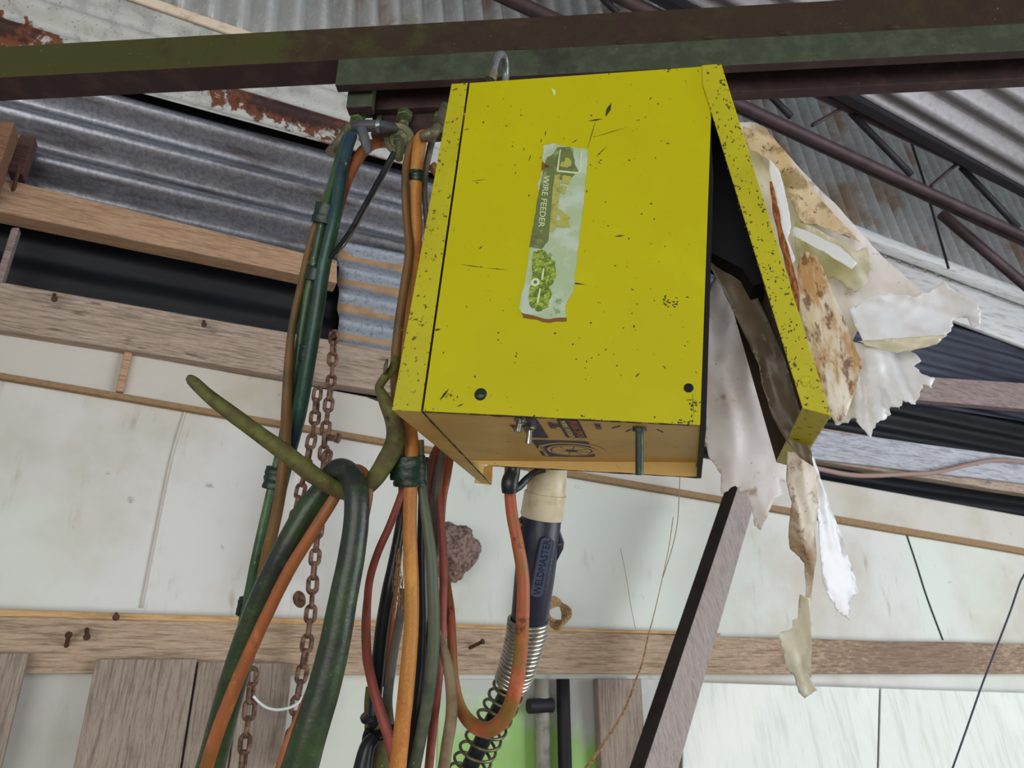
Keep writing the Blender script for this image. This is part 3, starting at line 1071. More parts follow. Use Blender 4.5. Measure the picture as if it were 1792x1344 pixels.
def fpuv(px, py):
    u, v = .5, .5
    for _ in range(12):
        x0, y0 = proj(bil(u, v))
        xu, yu = proj(bil(u+1e-4, v))
        xv, yv = proj(bil(u, v+1e-4))
        a_, b_, c_, d_ = (xu-x0)/1e-4, (xv-x0)/1e-4, (yu-y0)/1e-4, (yv-y0)/1e-4
        det = a_*d_-b_*c_
        ex, ey = px-x0, py-y0
        u += (d_*ex-b_*ey)/det
        v += (-c_*ex+a_*ey)/det
    return u, v


def fp(px, py, o=0.0):
    return bil(*fpuv(px, py))+FN*o


LL = bfront(822, 806, DB-.001)
mb = MB()
mb.hexa([KL-BY*.001, KR-BY*.001, HR-BY*.001, HL-BY*.001], [KL+BY*.001, KR+BY*.001, HR+BY*.001, HL+BY*.001])
mb.build('rear_lip', m_tan, box, bevel=.0006)
for nm, (a, b) in (('bottom_edge', (bl(xs_, 0, -BH), bl(BW, 0, -BH))), ('frame_edge', (bl(xs_, .002, -BH), bl(XE, DS, -BH))),
                   ('lip_edge', (HL, HR))):
    pts = [a.lerp(b, i/40) for i in range(41)]
    vs, fs = tube_data(pts, [.0009+.0006*noise.noise(p*60) for p in pts], 6, .3)
    link_mesh('chipped_edge', vs, fs, m_edge, box)
# dark inner body showing as a thin line right of the cover, and back
mb = MB()
mb.hexa([bl(BW, .004, -.09), bl(BW+.005, .004, -.16), bl(BW+.006, .004, -BH-.002), bl(BW, .004, -BH-.002)],
        [bl(BW, DB, -.09), bl(BW+.005, DB, -.16), bl(BW+.006, DB, -BH-.002), bl(BW, DB, -BH-.002)])
mb.build('inner_body', m_black, box)
# right return of the cover, left and back closings
mb = MB()
mb.hexa([bl(BW-.002, .001, 0), bl(BW, .001, 0), bl(BW, .001, -BH), bl(BW-.002, .001, -BH)],
        [bl(BW-.002, DB, 0), bl(BW, DB, 0), bl(BW, DB, -BH+.012), bl(BW-.002, DB, -BH+.012)])
mb.build('cover_return', m_yellow_worn, box)
mb = MB()
mb.hexa([bl(0, DB, 0), bl(BW, DB, 0), bl(BW, DB, -BH+.05), bl(0, DB, -BH+.05)], [bl(0, DB+.002, 0), bl(BW, DB+.002, 0), bl(BW, DB+.002, -BH+.05), bl(0, DB+.002, -BH+.05)])
mb.build('back_panel', m_yellow_worn, box)
# screw and hole on the cover
for (px, py, r, m, nm) in ((841, 690, 10, m_screw, 'cover_screw'), (1205, 679, 8.5, m_black, 'screw_hole')):
    c = bfront(px, py)
    mb = MB()
    R_ = r*c.__sub__(EYE).dot(FW)/F
    if nm == 'cover_screw':
        lathe(mb, [(0, R_*1.15), (.0008, R_*1.1), (.0022, R_*.75), (.0028, R_*.2)], c-BY*0, -BY, 24)
        s = mb.build(nm, m, box, smooth=True, auto=50)
        mb = MB()
        mb.box(c-BY*.0031-BX*R_*.8-BZ*.0006, BX*R_*1.6, BZ*.0012, BY*.0006)
        mb.build('slot', m_black, s)
    else:
        lathe(mb, [(0, R_), (.0004, R_), (.0005, R_*.9)], c, -BY, 24)
        mb.build(nm, m, box, smooth=True, auto=50)
# worn patches: a few chips and scratches as thin paint losses
m_chip = mat('chip', S(58, 54, 34), .8)
m_splash = mat('pale_splash', S(206, 220, 150), .6)
rnd = random.Random(3)
mb = MB()


def scratch(p, q, wd):
    a, b = bfront(*p), bfront(*q)
    d = (b-a).normalized()
    s = d.cross(BY).normalized()*wd
    mb.add([a-s*.3-BY*.0002, a+s*.2-BY*.0002, (a+b)/2+s-BY*.0003, b-BY*.0002, (a+b)/2-s-BY*.0003], [(0, 1, 2, 3, 4)])


for (p, q, wd) in (((1030, 212), (1056, 208), .0012), ((1060, 203), (1070, 180), .0028), ((1028, 260), (1044, 206), .0005), ((1040, 240), (1100, 222), .0004),
                   ((1043, 275), (1064, 254), .0005), ((1046, 282), (1052, 288), .0006), ((808, 463), (850, 469), .0005), ((852, 469), (890, 473), .0004),
                   ((994, 495), (1026, 498), .0010), ((745, 335), (775, 372), .0004), ((752, 345), (790, 360), .0003), ((826, 317), (852, 314), .0004),
                   ((1076, 414), (1094, 412), .0010), ((838, 436), (845, 430), .0008), ((812, 228), (822, 225), .0006), ((925, 282), (930, 270), .0006),
                   ((1001, 250), (1012, 244), .0006), ((954, 238), (955, 228), .0007), ((946, 250), (948, 242), .0006), ((1200, 700), (1216, 700), .0005),
                   ((1212, 690), (1214, 730), .0004), ((770, 700), (786, 680), .0016), ((800, 712), (812, 706), .0008), ((860, 728), (885, 729), .0012),
                   ((1112, 660), (1120, 652), .0008), ((1160, 640), (1166, 646), .0006), ((760, 578), (772, 576), .0014), ((750, 580), (760, 576), .0008)):
    scratch(p, q, wd)
for (cx, cy, rx, ry, n) in ((1170, 530, 16, 9, 26), (735, 640, 10, 26, 30), (705, 670, 8, 28, 34), (702, 600, 10, 30, 26), (745, 420, 8, 60, 18), (790, 690, 14, 10, 12),
                            (1195, 740, 28, 4, 16), (960, 732, 180, 4, 30), (1150, 122, 90, 3, 22), (900, 136, 70, 3, 18), (720, 716, 34, 4, 24), (1214, 710, 8, 26, 14),
                            (990, 600, 220, 90, 26), (1050, 330, 150, 120, 22), (880, 250, 60, 80, 8)):
    for _ in range(n):
        x, y = cx+rnd.gauss(0, rx*.5), cy+rnd.gauss(0, ry*.5)
        lo_ = 147-.076*(x-790)+3
        hi_ = 718+.05*(x-686)-2
        if not (lo_ < y < hi_) or x < 790-.184*(y-147)+2 or x > 1246-.037*(y-140):
            continue
        an = rnd.uniform(0, 6.28)
        ln = rnd.uniform(1.5, 6)
        scratch((x, y), (x+ln*math.cos(an), y+ln*math.sin(an)), rnd.uniform(.0004, .0012))
mb.build('chip_pattern', m_chip, box)
o = plate('pale_splash', [bfront(*p) for p in rough_outline([(965, 155), (972, 158), (972, 166), (969, 167)], .6, 2)], -BY, .0005, m_splash, box)
# ---- label
lab = plate('product_label', [bfront(*p) for p in rough_outline([(951, 256), (968, 252), (990, 257), (1027, 262), (1029, 275), (1024, 330), (1016, 400), (1008, 470), (1004, 505), (990, 535), (991, 556), (962, 559), (915, 549), (909, 540), (921, 480), (934, 400), (943, 340), (941, 322), (945, 315), (950, 290)], 1.2, 5, 4)], -BY, .0010, m_sticker, box)
lab['label'] = 'peeling pale green label'


def on_label(name, pts, m, th=.0003, y=-.0010, ra=.8, parent=None):
    return plate(name, [bfront(*p, y) for p in rough_outline(pts, ra, 4, len(name))], -BY, th, m, parent or lab)


on_label('rust_stain', [(948, 283), (957, 288), (962, 292), (954, 294), (948, 300)], m_st_rust)
plate('torn_edge', [bfront(*p) for p in rough_outline([(912, 546), (962, 556), (991, 553), (992, 562), (962, 565), (915, 556)], 1.2, 4, 9)], -BY, .0007, m_st_rust, lab)
on_label('label_band', [(957, 276), (968, 270), (975, 258), (996, 257), (1004, 262), (1002, 278), (1012, 300), (999, 312), (974, 316), (968, 360), (960, 420), (948, 436), (926, 432), (934, 392), (940, 350), (946, 318), (950, 300)], m_st_green)
on_label('label_bar', [(971, 306), (981, 306), (978, 345), (972, 400), (967, 406), (961, 404), (966, 350)], m_st_yellow, .0004, -.0013)
on_label('label_letter', [(984, 307), (1000, 308), (996, 322), (982, 321)], m_st_yellow, .0004, -.0013)
on_label('label_letter', [(982, 325), (992, 326), (988, 340), (980, 338)], m_st_yellow, .0004, -.0013)
on_label('label_letter', [(978, 365), (998, 380), (996, 384), (997, 398), (974, 397), (975, 386), (980, 385), (980, 377), (976, 375)], m_st_yellow, .0004, -.0013)
# square with the round map emblem
for q in (([(974, 300), (980, 262), (982, 262), (977, 300)]), ([(975, 298), (1016, 302), (1016, 305), (975, 301)]), ([(1014, 304), (1017, 268), (1019, 268), (1017, 304)])):
    on_label('emblem_frame', q, m_st_text, .0004, -.0013, .2)
on_label('emblem_disc', [(981, 266), (992, 263), (1002, 268), (1006, 282), (1001, 292), (990, 297), (980, 294), (978, 280)], m_st_green, .0004, -.0013, .3)
on_label('emblem_map', [(980, 291), (982, 284), (988, 283), (990, 276), (996, 277), (1001, 284), (999, 290), (992, 294)], m_st_yellow, .0005, -.0016, .5)
on_label('flaking_print', [(934, 440), (952, 438), (964, 452), (972, 456), (973, 486), (962, 500), (966, 512), (960, 538), (940, 545), (928, 536), (926, 516), (932, 480)], m_st_glit, .0004, -.0010, 2.2)
on_label('print_line', [(950, 470), (953, 470), (950, 490), (947, 490)], m_st_text, .0004, -.0013, .3)
on_label('print_line', [(944, 505), (947, 505), (942, 530), (939, 530)], m_st_text, .0004, -.0013, .3)
mb = MB()
c = bfront(937, 494, -.0012)
lathe(mb, [(0, .0052), (.0004, .0052)], c, -BY, 20)
mb.build('print_ring', m_st_text, lab, smooth=True, auto=40)
mb = MB()
lathe(mb, [(0, .0022), (.0007, .0022)], c, -BY, 16)
mb.build('print_ring', m_st_green, lab, smooth=True, auto=40)
o0, o1 = bfront(952, 307, -.0014), bfront(942, 397, -.0014)
yd = bfront(963, 308, -.0014)-o0
text_mesh('label_text', 'WIRE FEEDER', m_st_text, o0, o1-o0, yd, .0072, lab, .0003, width=(o1-o0).length)
# ---- printing on the floor panel


def on_floor(name, pts, m, parent=None, o=.0003, ra=0):
    P = [fp(*p, o) for p in (rough_outline(pts, ra, 3) if ra else pts)]
    return plate(name, P, FN, .0003, m, parent or floorp)


# (u along box width, v into the depth) on the panel
UU = (FR+KR-FL-KL).normalized()
VV = FN.cross(UU).normalized()
if VV.dot(BY) < 0:
    VV = -VV


def uv(px, py):
    u, v = fpuv(px, py)
    return u*PW, v*PD


def fuv(u, v, o=.0003):
    return bil(u/PW, v/PD)+FN*o


def rrect(u0, v0, u1, v1, r, o=.0003, skew=0):
    out = []
    for (cu, cv, a0) in ((u1-r, v1-r, 0), (u0+r, v1-r, 90), (u0+r, v0+r, 180), (u1-r, v0+r, 270)):
        for k in range(5):
            a = math.radians(a0+k*22.5)
            out.append(fuv(cu+r*math.cos(a), cv+r*math.sin(a), o))
    return out


u0, v1 = uv(950, 798)
u1 = uv(1042, 798)[0]
v0 = uv(985, 771)[1]
print('logo uv', u0, u1, v0, v1, 'depth', uv(1000, 806))
plate('logo_print', rrect(u0, v0, u1, v1, .006), FN, .0003, m_blue, floorp)
hu, hv = uv(1000, 787)
R1 = (v1-v0)*.30
outer = [fuv(hu+R1*1.45*math.cos(a*math.pi/18), hv+R1*1.45*math.sin(a*math.pi/18), .0007) for a in range(-2, 20)]
for rr, m_, o_ in ((R1*1.12, m_cream_print, .0008), (R1*.98, m_blue, .0010), (R1*.9, m_cream_print, .0012), (R1*.28, m_blue, .0014)):
    plate('wheel_print', [fuv(hu+rr*math.cos(a*math.pi/16), hv+rr*math.sin(a*math.pi/16), o_) for a in range(32)], FN, .0002, m_, floorp)
for a in range(8):
    t = a*math.pi/4+.3
    d = UU*math.cos(t)+VV*math.sin(t)
    s = FN.cross(d).normalized()*.0006
    c = fuv(hu, hv, .0014)
    plate('wheel_spoke', [c+s, c+d*R1*.88+s, c+d*R1*.88-s, c-s], FN, .0002, m_blue, floorp)
# ring segment around the wheel, and the cream block with letters
arc = []
for a in range(0, 19):
    t = math.radians(-10+a*11)
    arc.append((R1*1.55*math.cos(t), -R1*1.55*math.sin(t)))
arc2 = [(x*.9, y*.9) for x, y in arc]
plate('wheel_arc', [fuv(hu+x, hv+y, .0007) for x, y in arc+arc2[::-1]], FN, .0002, m_cream_print, floorp)
plate('letter_block', rrect(u0+.005, hv-R1*.9, hu-R1*1.25, hv+R1*1.35, .002, .0007), FN, .0002, m_cream_print, floorp)
text_mesh('logo_text', 'CIG', m_blue, fuv(u0+.008, hv-R1*.7, .0012), VV, -UU*-1, (hu-R1*1.25-u0-.012), floorp, .0002, width=R1*1.8)
# navy panels near the front edge
a0, _ = uv(925, 765)
a1, av = uv(960, 766)
plate('navy_panel', rrect(uv(908, 738)[0], .004, a1, av, .004), FN, .0003, m_blue, floorp)
b0, bv = uv(991, 765)
b1, _ = uv(1027, 765)
plate('navy_panel', rrect(b0, .002, b1, bv, .004), FN, .0003, m_blue, floorp)
hh = (b1-b0)
text_mesh('panel_text', 'PLUG SPOT', m_rust_print, fuv(b1-hh*.44, .004, .0014), VV, UU, hh*.32, floorp, .0002, width=bv-.008)
text_mesh('panel_text', 'WIRE FEEDER', m_cream_print, fuv(b0+hh*.14, .004, .0014), VV, UU, hh*.24, floorp, .0002, width=bv-.008)
for (tx, px, py, ww) in (('INCH', 893, 744, .02), ('PURGE', 958, 740, .028), ('GAS', 968, 741, .016), ('SPEED', 1040, 742, .024)):
    uu, vv = uv(px, py)
    text_mesh('panel_text', tx, m_blue, fuv(uu, max(vv-ww*.2, .003), .0010), VV, UU, .006, floorp, .0002, width=ww)
for (p, q) in (((1071, 749), (1085, 745)), ((1096, 755), (1104, 751)), ((1150, 751), (1160, 756))):
    mb = MB()
    a, b = fp(*p), fp(*q)
    s = FN.cross((b-a).normalized())*.0009
    mb.hexa([a-s, b-s, b+s, a+s], [x+FN*.0006 for x in (a-s, b-s, b+s, a+s)])
    mb.build('dial_mark', m_blue, floorp)
# toggle switches and the shaft of the speed knob, standing out of the floor panel
for (bx, by, tx, ty, nut) in ((911, 733, 905, 757, 0), (928, 745, 925, 778, 1)):
    a = fp(bx, by)
    dpt = (a-EYE).dot(FW)
    b = at(tx, ty, dpt-.002)
    sw = MB()
    lathe(sw, [(0, .0075), (.003, .0075), (.003, .005), (.006, .005)], a, FN, 6 if nut else 12)
    s = sw.build('switch', m_chrome, box, smooth=True, auto=40)
    mb = MB()
    d = (b-a)
    lathe(mb, [(0, .0028), (d.length*.75, .0036), (d.length*.95, .0042), (d.length, .0028)], a, d, 16)
    mb.build('switch_lever', m_chrome, s, smooth=True, auto=50)
a = fp(1119, 748)
dpt = (a-EYE).dot(FW)
mb = MB()
b = at(1119, 831, dpt)
lathe(mb, [(0, .0075), (.004, .0075), (.004, .0044), ((b-a).length, .0044)], a, b-a, 20)
mb.build('knob_shaft', m_rod, box, smooth=True, auto=40)
# ---- door, hinged along the top right edge, hanging open
TO = V((0, 0, 0))
d_top, d_bot = bloc(bfront(1262, 114)), bloc(bfront(1453, 729))
i_top, i_bot = bloc(bfront(1229, 150)), bloc(bfront(1404, 716))
DD = .215
door = MB()


def bp(v, y):
    return bl(v.x, y, v.z)


i_mid = bloc(bfront(1238, 178))
t_l = bloc(bfront(1228, 117))
fr = [bl(t_l.x, -.003, t_l.z), bp(d_top, -.003), bp(d_bot, -.003), bp(i_bot, -.003), bp(i_mid, -.003), bp(i_top, -.003)]
doorp = plate('door', fr, BY, .002, m_yellow_worn, box, bevel=.0012)
doorp['label'] = 'open side door with chipped edge'
mb = MB()
mb.hexa([bp(d_top, -.002), bp(d_bot, -.002), bp(d_bot, DD), bp(d_top, DD)],
        [bp(d_top-V((.0018, 0, 0)), -.002), bp(d_bot-V((.0018, 0, 0)), -.002), bp(d_bot-V((.0018, 0, 0)), DD), bp(d_top-V((.0018, 0, 0)), DD)])
mb.build('door_panel', m_yellow_worn, doorp)
mb = MB()
bb = [bp(i_bot, -.002), bp(d_bot, -.002), bp(d_bot, DD), bp(i_bot, DD)]
mb.hexa(bb, [p+BZ*.002 for p in bb])
mb.build('door_bottom_flange', m_yellow_worn, doorp)
mb = MB()
q = [bl(i_bot.x, DD, i_bot.z), bl(d_bot.x, DD, d_bot.z), bl(d_top.x, DD, d_top.z), bl(i_top.x, DD, i_top.z)]
mb.hexa(q, [p+BY*.002 for p in q])
mb.build('door_rear_flange', m_brown_in, doorp)
# liner on the inner face of the door
ii = [(d_top.x-.004, d_top.z-.02), (d_bot.x-.004, d_bot.z+.004)]
mb = MB()
q = [bl(ii[0][0], .0, ii[0][1]), bl(ii[1][0], .0, ii[1][1]), bl(ii[1][0], DD-.01, ii[1][1]), bl(ii[0][0], DD-.01, ii[0][1])]
mb.hexa(q, [p-BX*.001 for p in q])
mb.build('door_liner', m_brown_in, doorp)
c = bfront(1411, 667, -.0035)
mb = MB()
lathe(mb, [(0, .0058), (.0006, .0055), (.0008, .0045), (.0004, .004)], c, -BY, 20)
mb.build('hole_plug', m_yellow_worn, doorp, smooth=True, auto=40)
rnd = random.Random(11)
mb = MB()
for k in range(150):
    t = rnd.random()
    side = rnd.random()
    # along the strip; most wear on its two edges
    px_i, py_i = 1240+(1404-1240)*t, 190+(716-190)*t
    px_o, py_o = 1264+(1452-1264)*t, 125+(726-125)*t
    f_ = (rnd.random()**2.2)*.5 if side < .6 else (1-rnd.random()**2.5*.4 if side < .85 else rnd.random())
    x, y = px_i+(px_o-px_i)*f_, py_i+(py_o-py_i)*f_
    x = min(max(x, px_i+1.5), px_o-1.5)
    a = bfront(x, y, -.0030)
    an = rnd.uniform(0, 6.28)
    b = bfront(x+rnd.uniform(2, 8)*math.cos(an)*.6, y+rnd.uniform(2, 8)*math.sin(an), -.0030)
    d = (b-a).normalized()
    s = d.cross(BY).normalized()*rnd.uniform(.0004, .0011)
    mb.add([a-s*.3-BY*.0002, a+s*.3-BY*.0002, (a+b)/2+s-BY*.0003, b-BY*.0002, (a+b)/2-s-BY*.0003], [(0, 1, 2, 3, 4)])
mb.build('chip_pattern', m_chip, doorp)
# black baffle seen in the wedge between box and door
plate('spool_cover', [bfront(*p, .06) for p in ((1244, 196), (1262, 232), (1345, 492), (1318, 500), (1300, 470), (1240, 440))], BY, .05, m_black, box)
# lifting loop on top of the box
hook = [(862, 142, .98, 5.5), (866, 118, .985, 5.5), (871, 100, .99, 6.5), (878, 96, 1.0, 7), (884, 106, 1.01, 6.5), (885, 128, 1.02, 6), (884, 150, 1.02, 6)]
hose('lifting_loop', hook, m_galvrod, parent=box, bumpy=.1)
mb = MB()
lathe(mb, [(0, .008), (.005, .008), (.009, .0072), (.012, .0072)], at(858, 140, .98), at(868, 115, .984)-at(858, 140, .98), 16)
mb.build('clamp_band', m_steel, box, smooth=True, auto=40)

# ============================================================ EYE BOLTS, WASHER, WRAPS
def bolt(path_a, path_b, r, label, nuts=(), shank=None):
    t = thing('eye_bolt', at(*path_a), label, 'bolt', None)
    a, b = at(*path_a), at(*path_b)
    n = 60
    pts = [a.lerp(b, i/n) for i in range(n+1)]
    dd = (a-EYE).dot(FW)
    rr = [(r+(.5 if i % 2 else -.3))*dd/F for i in range(n+1)]
    vs, fs = tube_data(pts, rr, 14, .05)
    link_mesh('threaded_rod', vs, fs, m_steel, t)
    for (f_, rn, h) in nuts:
        mb = MB()
        c_ = a.lerp(b, f_)
        ax = (b-a).normalized()
        lathe(mb, [(0, rn*.9*dd/F), (.001, rn*dd/F), (h-.001, rn*dd/F), (h, rn*.9*dd/F)], c_, ax, 6)
        mb.build('nut', m_nut, t, smooth=False)
    return t


b1 = bolt((652, 168, 1.24), (612, 232, 1.16), 7.5, 'leftmost slanting threaded bolt under the channel', ((.62, 13, .012),))
b2 = bolt((713, 164, 1.24), (706, 218, 1.17), 8, 'middle threaded bolt carrying the big round washer', ((.68, 14, .014),))
b3 = bolt((775, 172, 1.24), (768, 226, 1.17), 7.5, 'rightmost bolt half hidden behind the yellow box', ((.6, 12, .012),))
hose('bolt_stub', [(612, 222, 1.16, 8.5), (600, 240, 1.155, 9), (588, 255, 1.15, 9), (578, 268, 1.14, 9.5)], m_steel, parent=b1)
c = at(698, 243, 1.165)
mb = MB()
ax = (V((.05, -.75, -.65))).normalized()
lathe(mb, [(0, .025), (.002, .0255), (.004, .024), (.005, .016), (.009, .014), (.009, .009)], c, ax, 32)
mb.build('washer', m_steel, b2, smooth=True, auto=40)
mb = MB()
lathe(mb, [(0, .0085), (.010, .0085), (.012, .007)], c+ax*.008, V((.05, -.3, -.95)), 6)
mb.build('nut', m_nut, b2)
hose('bolt_stub', [(700, 250, 1.15, 7.5), (699, 265, 1.145, 7.5), (698, 279, 1.14, 7)], m_steel, parent=b2)
hose('rubber_sleeve', [(618, 224, 1.135, 8), (634, 221, 1.13, 10.5), (655, 220, 1.13, 10), (674, 222, 1.135, 10), (690, 224, 1.15, 8)], m_bluetape,
     'blue grey rubber sleeve bridging the left and middle bolts', 'sleeve')
hose('metal_band', [(659, 221, 1.130, 11), (666, 221, 1.130, 11)], m_galvrod, 'pale metal band around the blue grey rubber sleeve', 'band')
hose('tape_tail', [(632, 222, 1.12, 9), (637, 240, 1.12, 9), (642, 256, 1.12, 8.5), (644, 268, 1.12, 6)], m_bluetape, 'blue tape tail hanging from the rubber sleeve', 'tape', flat=.3)
hose('cable_tie', [(664, 203, 1.2, 5), (663, 214, 1.17, 5), (662, 222, 1.12, 4)], m_nut, 'short green tie above the rubber sleeve', 'tie', flat=.4)

# ============================================================ HOSES, LEFT BUNDLE
hose('gas_hose', [(600, 262, 1.13, 6), (590, 292, 1.12, 7), (577, 330, 1.11, 7), (562, 370, 1.10, 7), (545, 420, 1.10, 7), (527, 500, 1.09, 7), (512, 570, 1.08, 7), (505, 640, 1.07, 8),
                  (502, 700, 1.06, 9), (500, 760, 1.06, 9.5), (495, 830, 1.05, 10), (484, 900, 1.05, 10), (470, 960, 1.05, 10), (458, 1010, 1.06, 9)], m_olive,
     'thin yellow brown hose on the outside left of the taped bundle', group=None)
hose('gas_hose', [(607, 240, 1.13, 8), (596, 270, 1.12, 8), (585, 310, 1.11, 8), (574, 350, 1.10, 8), (562, 400, 1.09, 8), (548, 470, 1.09, 8), (533, 550, 1.09, 8), (522, 620, 1.09, 8),
                  (508, 700, 1.09, 8), (490, 790, 1.09, 8), (470, 880, 1.08, 8.5), (450, 970, 1.07, 9), (432, 1060, 1.07, 9), (413, 1150, 1.07, 9), (390, 1250, 1.07, 9), (368, 1350, 1.07, 9)], m_green1,
     'bright green hose running the full height of the left bundle')
hose('gas_hose', [(616, 236, 1.12, 10), (606, 262, 1.11, 11), (598, 300, 1.10, 11), (592, 345, 1.09, 11), (582, 400, 1.08, 11), (566, 470, 1.08, 12), (554, 550, 1.075, 12), (541, 630, 1.075, 12),
                  (525, 720, 1.08, 12), (505, 800, 1.09, 11), (482, 890, 1.09, 11), (462, 970, 1.085, 10), (444, 1050, 1.08, 10), (425, 1150, 1.08, 10)], m_green2,
     'thicker blue green hose in the middle of the left bundle')
hose('gas_hose', [(700, 247, 1.2, 7), (680, 249, 1.19, 9), (658, 251, 1.17, 9), (638, 262, 1.15, 10), (622, 285, 1.13, 10), (608, 315, 1.12, 9), (600, 350, 1.115, 6), (590, 390, 1.11, 5)], m_orange,
     'short orange hose curving over behind the blue sleeve')
hose('cable_strap', [(690, 266, 1.14, 5), (668, 305, 1.13, 4.5), (640, 355, 1.11, 4), (612, 405, 1.095, 4), (578, 452, 1.07, 4)], m_tapeblk,
     'black strap slanting from the washer down to the left bundle', 'strap', flat=.35)
hose('pale_strap', [(690, 275, 1.145, 2.5), (668, 315, 1.135, 3), (642, 362, 1.115, 2.5), (614, 415, 1.1, 2), (590, 445, 1.08, 1.5)], mat('pale_band', S(150, 138, 134), .7), 'pale frayed strap edge beside the black strap', 'strap', flat=.3)


def band(name, pa, pb, d, r, ry, m, label, group=None):
    """tape wrapped round a bundle: px radius r across, ry in depth"""
    a, b = at(pa[0], pa[1], d), at(pb[0], pb[1], d)
    n = 10
    pts = [a.lerp(b, i/n) for i in range(n+1)]
    rnd_ = random.Random(int(pa[1]))
    k = d/F
    rr = [r*k*(1+rnd_.uniform(-.06, .06)) for _ in pts]
    vs, fs = tube_data(pts, rr, 22, .12, ry/r)
    return tag(link_mesh(name, vs, fs, m, None, True, 50), label, 'tape', group)


band('tape_wrap', (573, 358), (566, 392), 1.09, 21, 14, m_tape, 'uppermost green tape wrap on the left hose bundle')
band('tape_wrap', (556, 468), (550, 492), 1.085, 18, 14, m_tape, 'glossy green tape wrap on the left bundle, second from the top')
band('tape_wrap', (541, 604), (537, 632), 1.078, 16, 13, m_tape, 'dark green tape wrap on the left bundle at the height of the long rail')
band('tape_wrap', (485, 818), (479, 855), 1.085, 20, 13, m_tape, 'green tape wrap on the left bundle just below the hook')
band('tape_wrap', (434, 1048), (428, 1076), 1.075, 16, 13, m_tapeblk, 'black tape wrap on the left bundle behind the big hose')
for (p, q, r) in (((470, 822), (468, 850), 2.5), ((500, 850), (498, 868), 2), ((592, 378), (600, 392), 3)):
    pass

# ------------ big mossy hose over the hook
hose('welding_cable', [(352, 1400, 1.0, 27), (372, 1330, 1.0, 25), (398, 1230, 1.0, 24), (428, 1130, 1.0, 23), (462, 1040, 1.0, 22), (500, 960, 1.0, 21.5), (540, 890, 1.01, 21), (570, 850, 1.02, 19),
                       (582, 828, 1.02, 19), (598, 822, 1.0, 20), (615, 835, .975, 21), (624, 865, .96, 22), (623, 915, .95, 22), (614, 980, .94, 23.5), (600, 1050, .93, 25), (585, 1130, .92, 27),
                       (565, 1210, .91, 29), (540, 1290, .90, 31), (512, 1390, .89, 33)], m_bighose,
     'thick mossy black cable looped over the steel hook', 'cable', seg=28, n=10, bumpy=.015)
hose('gas_hose', [(350, 1395, .985, 13), (366, 1330, .985, 13), (385, 1270, .985, 12.5), (412, 1200, .985, 12), (440, 1135, .985, 11.5), (470, 1070, .985, 11), (505, 1000, .985, 11), (545, 935, .985, 10.5),
                  (580, 880, .99, 10), (600, 845, 1.0, 9.5), (620, 822, 1.01, 9), (638, 830, 1.0, 9), (644, 862, .99, 9), (636, 910, .985, 9), (622, 980, .985, 9), (600, 1060, .97, 9),
                  (570, 1150, .96, 9), (535, 1230, .95, 9), (505, 1300, .94, 9), (480, 1380, .93, 9)], m_orange,
     'orange hose looped over the hook alongside the thick mossy cable', seg=16)
# ------------ hook
hk = hose('steel_hook', [(328, 662, .93, 5), (336, 666, .93, 9.5), (362, 690, .935, 11.5), (400, 720, .94, 13), (450, 757, .95, 14), (505, 797, .96, 15), (550, 832, .97, 15.5), (590, 856, .98, 14.5),
                         (625, 862, .99, 14), (655, 838, 1.0, 16), (678, 803, 1.005, 17), (688, 784, 1.008, 17.5), (693, 766, 1.01, 17.5), (690, 738, 1.01, 16), (676, 706, 1.015, 12.5), (666, 686, 1.02, 9), (664, 676, 1.02, 7.5), (674, 660, 1.02, 8), (688, 645, 1.02, 8),
                         (692, 625, 1.03, 7)], m_hook, 'mossy bent steel hook carrying the thick cable', 'hook', seg=20, n=8, bumpy=.06)
mb = MB()
lathe(mb, [(0, .004), (.001, .011), (.004, .011), (.005, .004)], at(678, 642, 1.01), V((-.95, -.3, .1)), 20)
tag(mb.build('hook_bolt', m_steel, smooth=True, auto=40), 'round bolt head fixing the hook beside the yellow box', 'bolt')
plate('wedge_plate', [at(641, 695, 1.06), at(660, 702, 1.06), at(676, 706, 1.06), at(690, 725, 1.06), at(690, 700, 1.06)], FW, .004, m_lath, None)
o = bpy.data.objects['wedge_plate']
tag(o, 'dark pointed metal plate behind the hook at the box corner', 'plate')

# ============================================================ HOSES, BESIDE AND BELOW THE BOX
hose('gas_hose', [(735, 236, 1.12, 5), (722, 250, 1.11, 6.5), (712, 285, 1.10, 7), (709, 330, 1.09, 7), (712, 390, 1.09, 7), (716, 440, 1.08, 7.5), (708, 500, 1.07, 8), (698, 570, 1.06, 8.5), (692, 640, 1.06, 9), (694, 700, 1.06, 9), (703, 760, 1.06, 8.5), (705, 860, 1.06, 8), (706, 900, 1.06, 8)], m_olive,
     'olive brown hose hugging the left side of the yellow box')
hose('gas_hose', [(752, 233, 1.13, 7), (738, 240, 1.11, 11), (733, 262, 1.10, 11.5), (729, 300, 1.10, 11.5), (727, 350, 1.10, 11), (728, 410, 1.10, 11), (724, 480, 1.10, 11), (716, 560, 1.10, 11), (712, 650, 1.10, 11), (716, 730, 1.07, 11),
                  (721, 780, 1.03, 12), (719, 850, 1.02, 12), (717, 930, 1.01, 12.5), (720, 1010, 1.0, 13), (720, 1090, .99, 13), (714, 1170, .98, 14), (705, 1260, .97, 14.5), (694, 1360, .96, 15.5)], m_amber,
     'amber orange hose, the thickest bright one hanging below the box')
hose('gas_hose', [(760, 234, 1.14, 6), (752, 262, 1.12, 6), (745, 300, 1.12, 5.5), (743, 340, 1.12, 5), (748, 400, 1.12, 5)], m_grey, 'thin grey hose between the amber hose and the box top', )
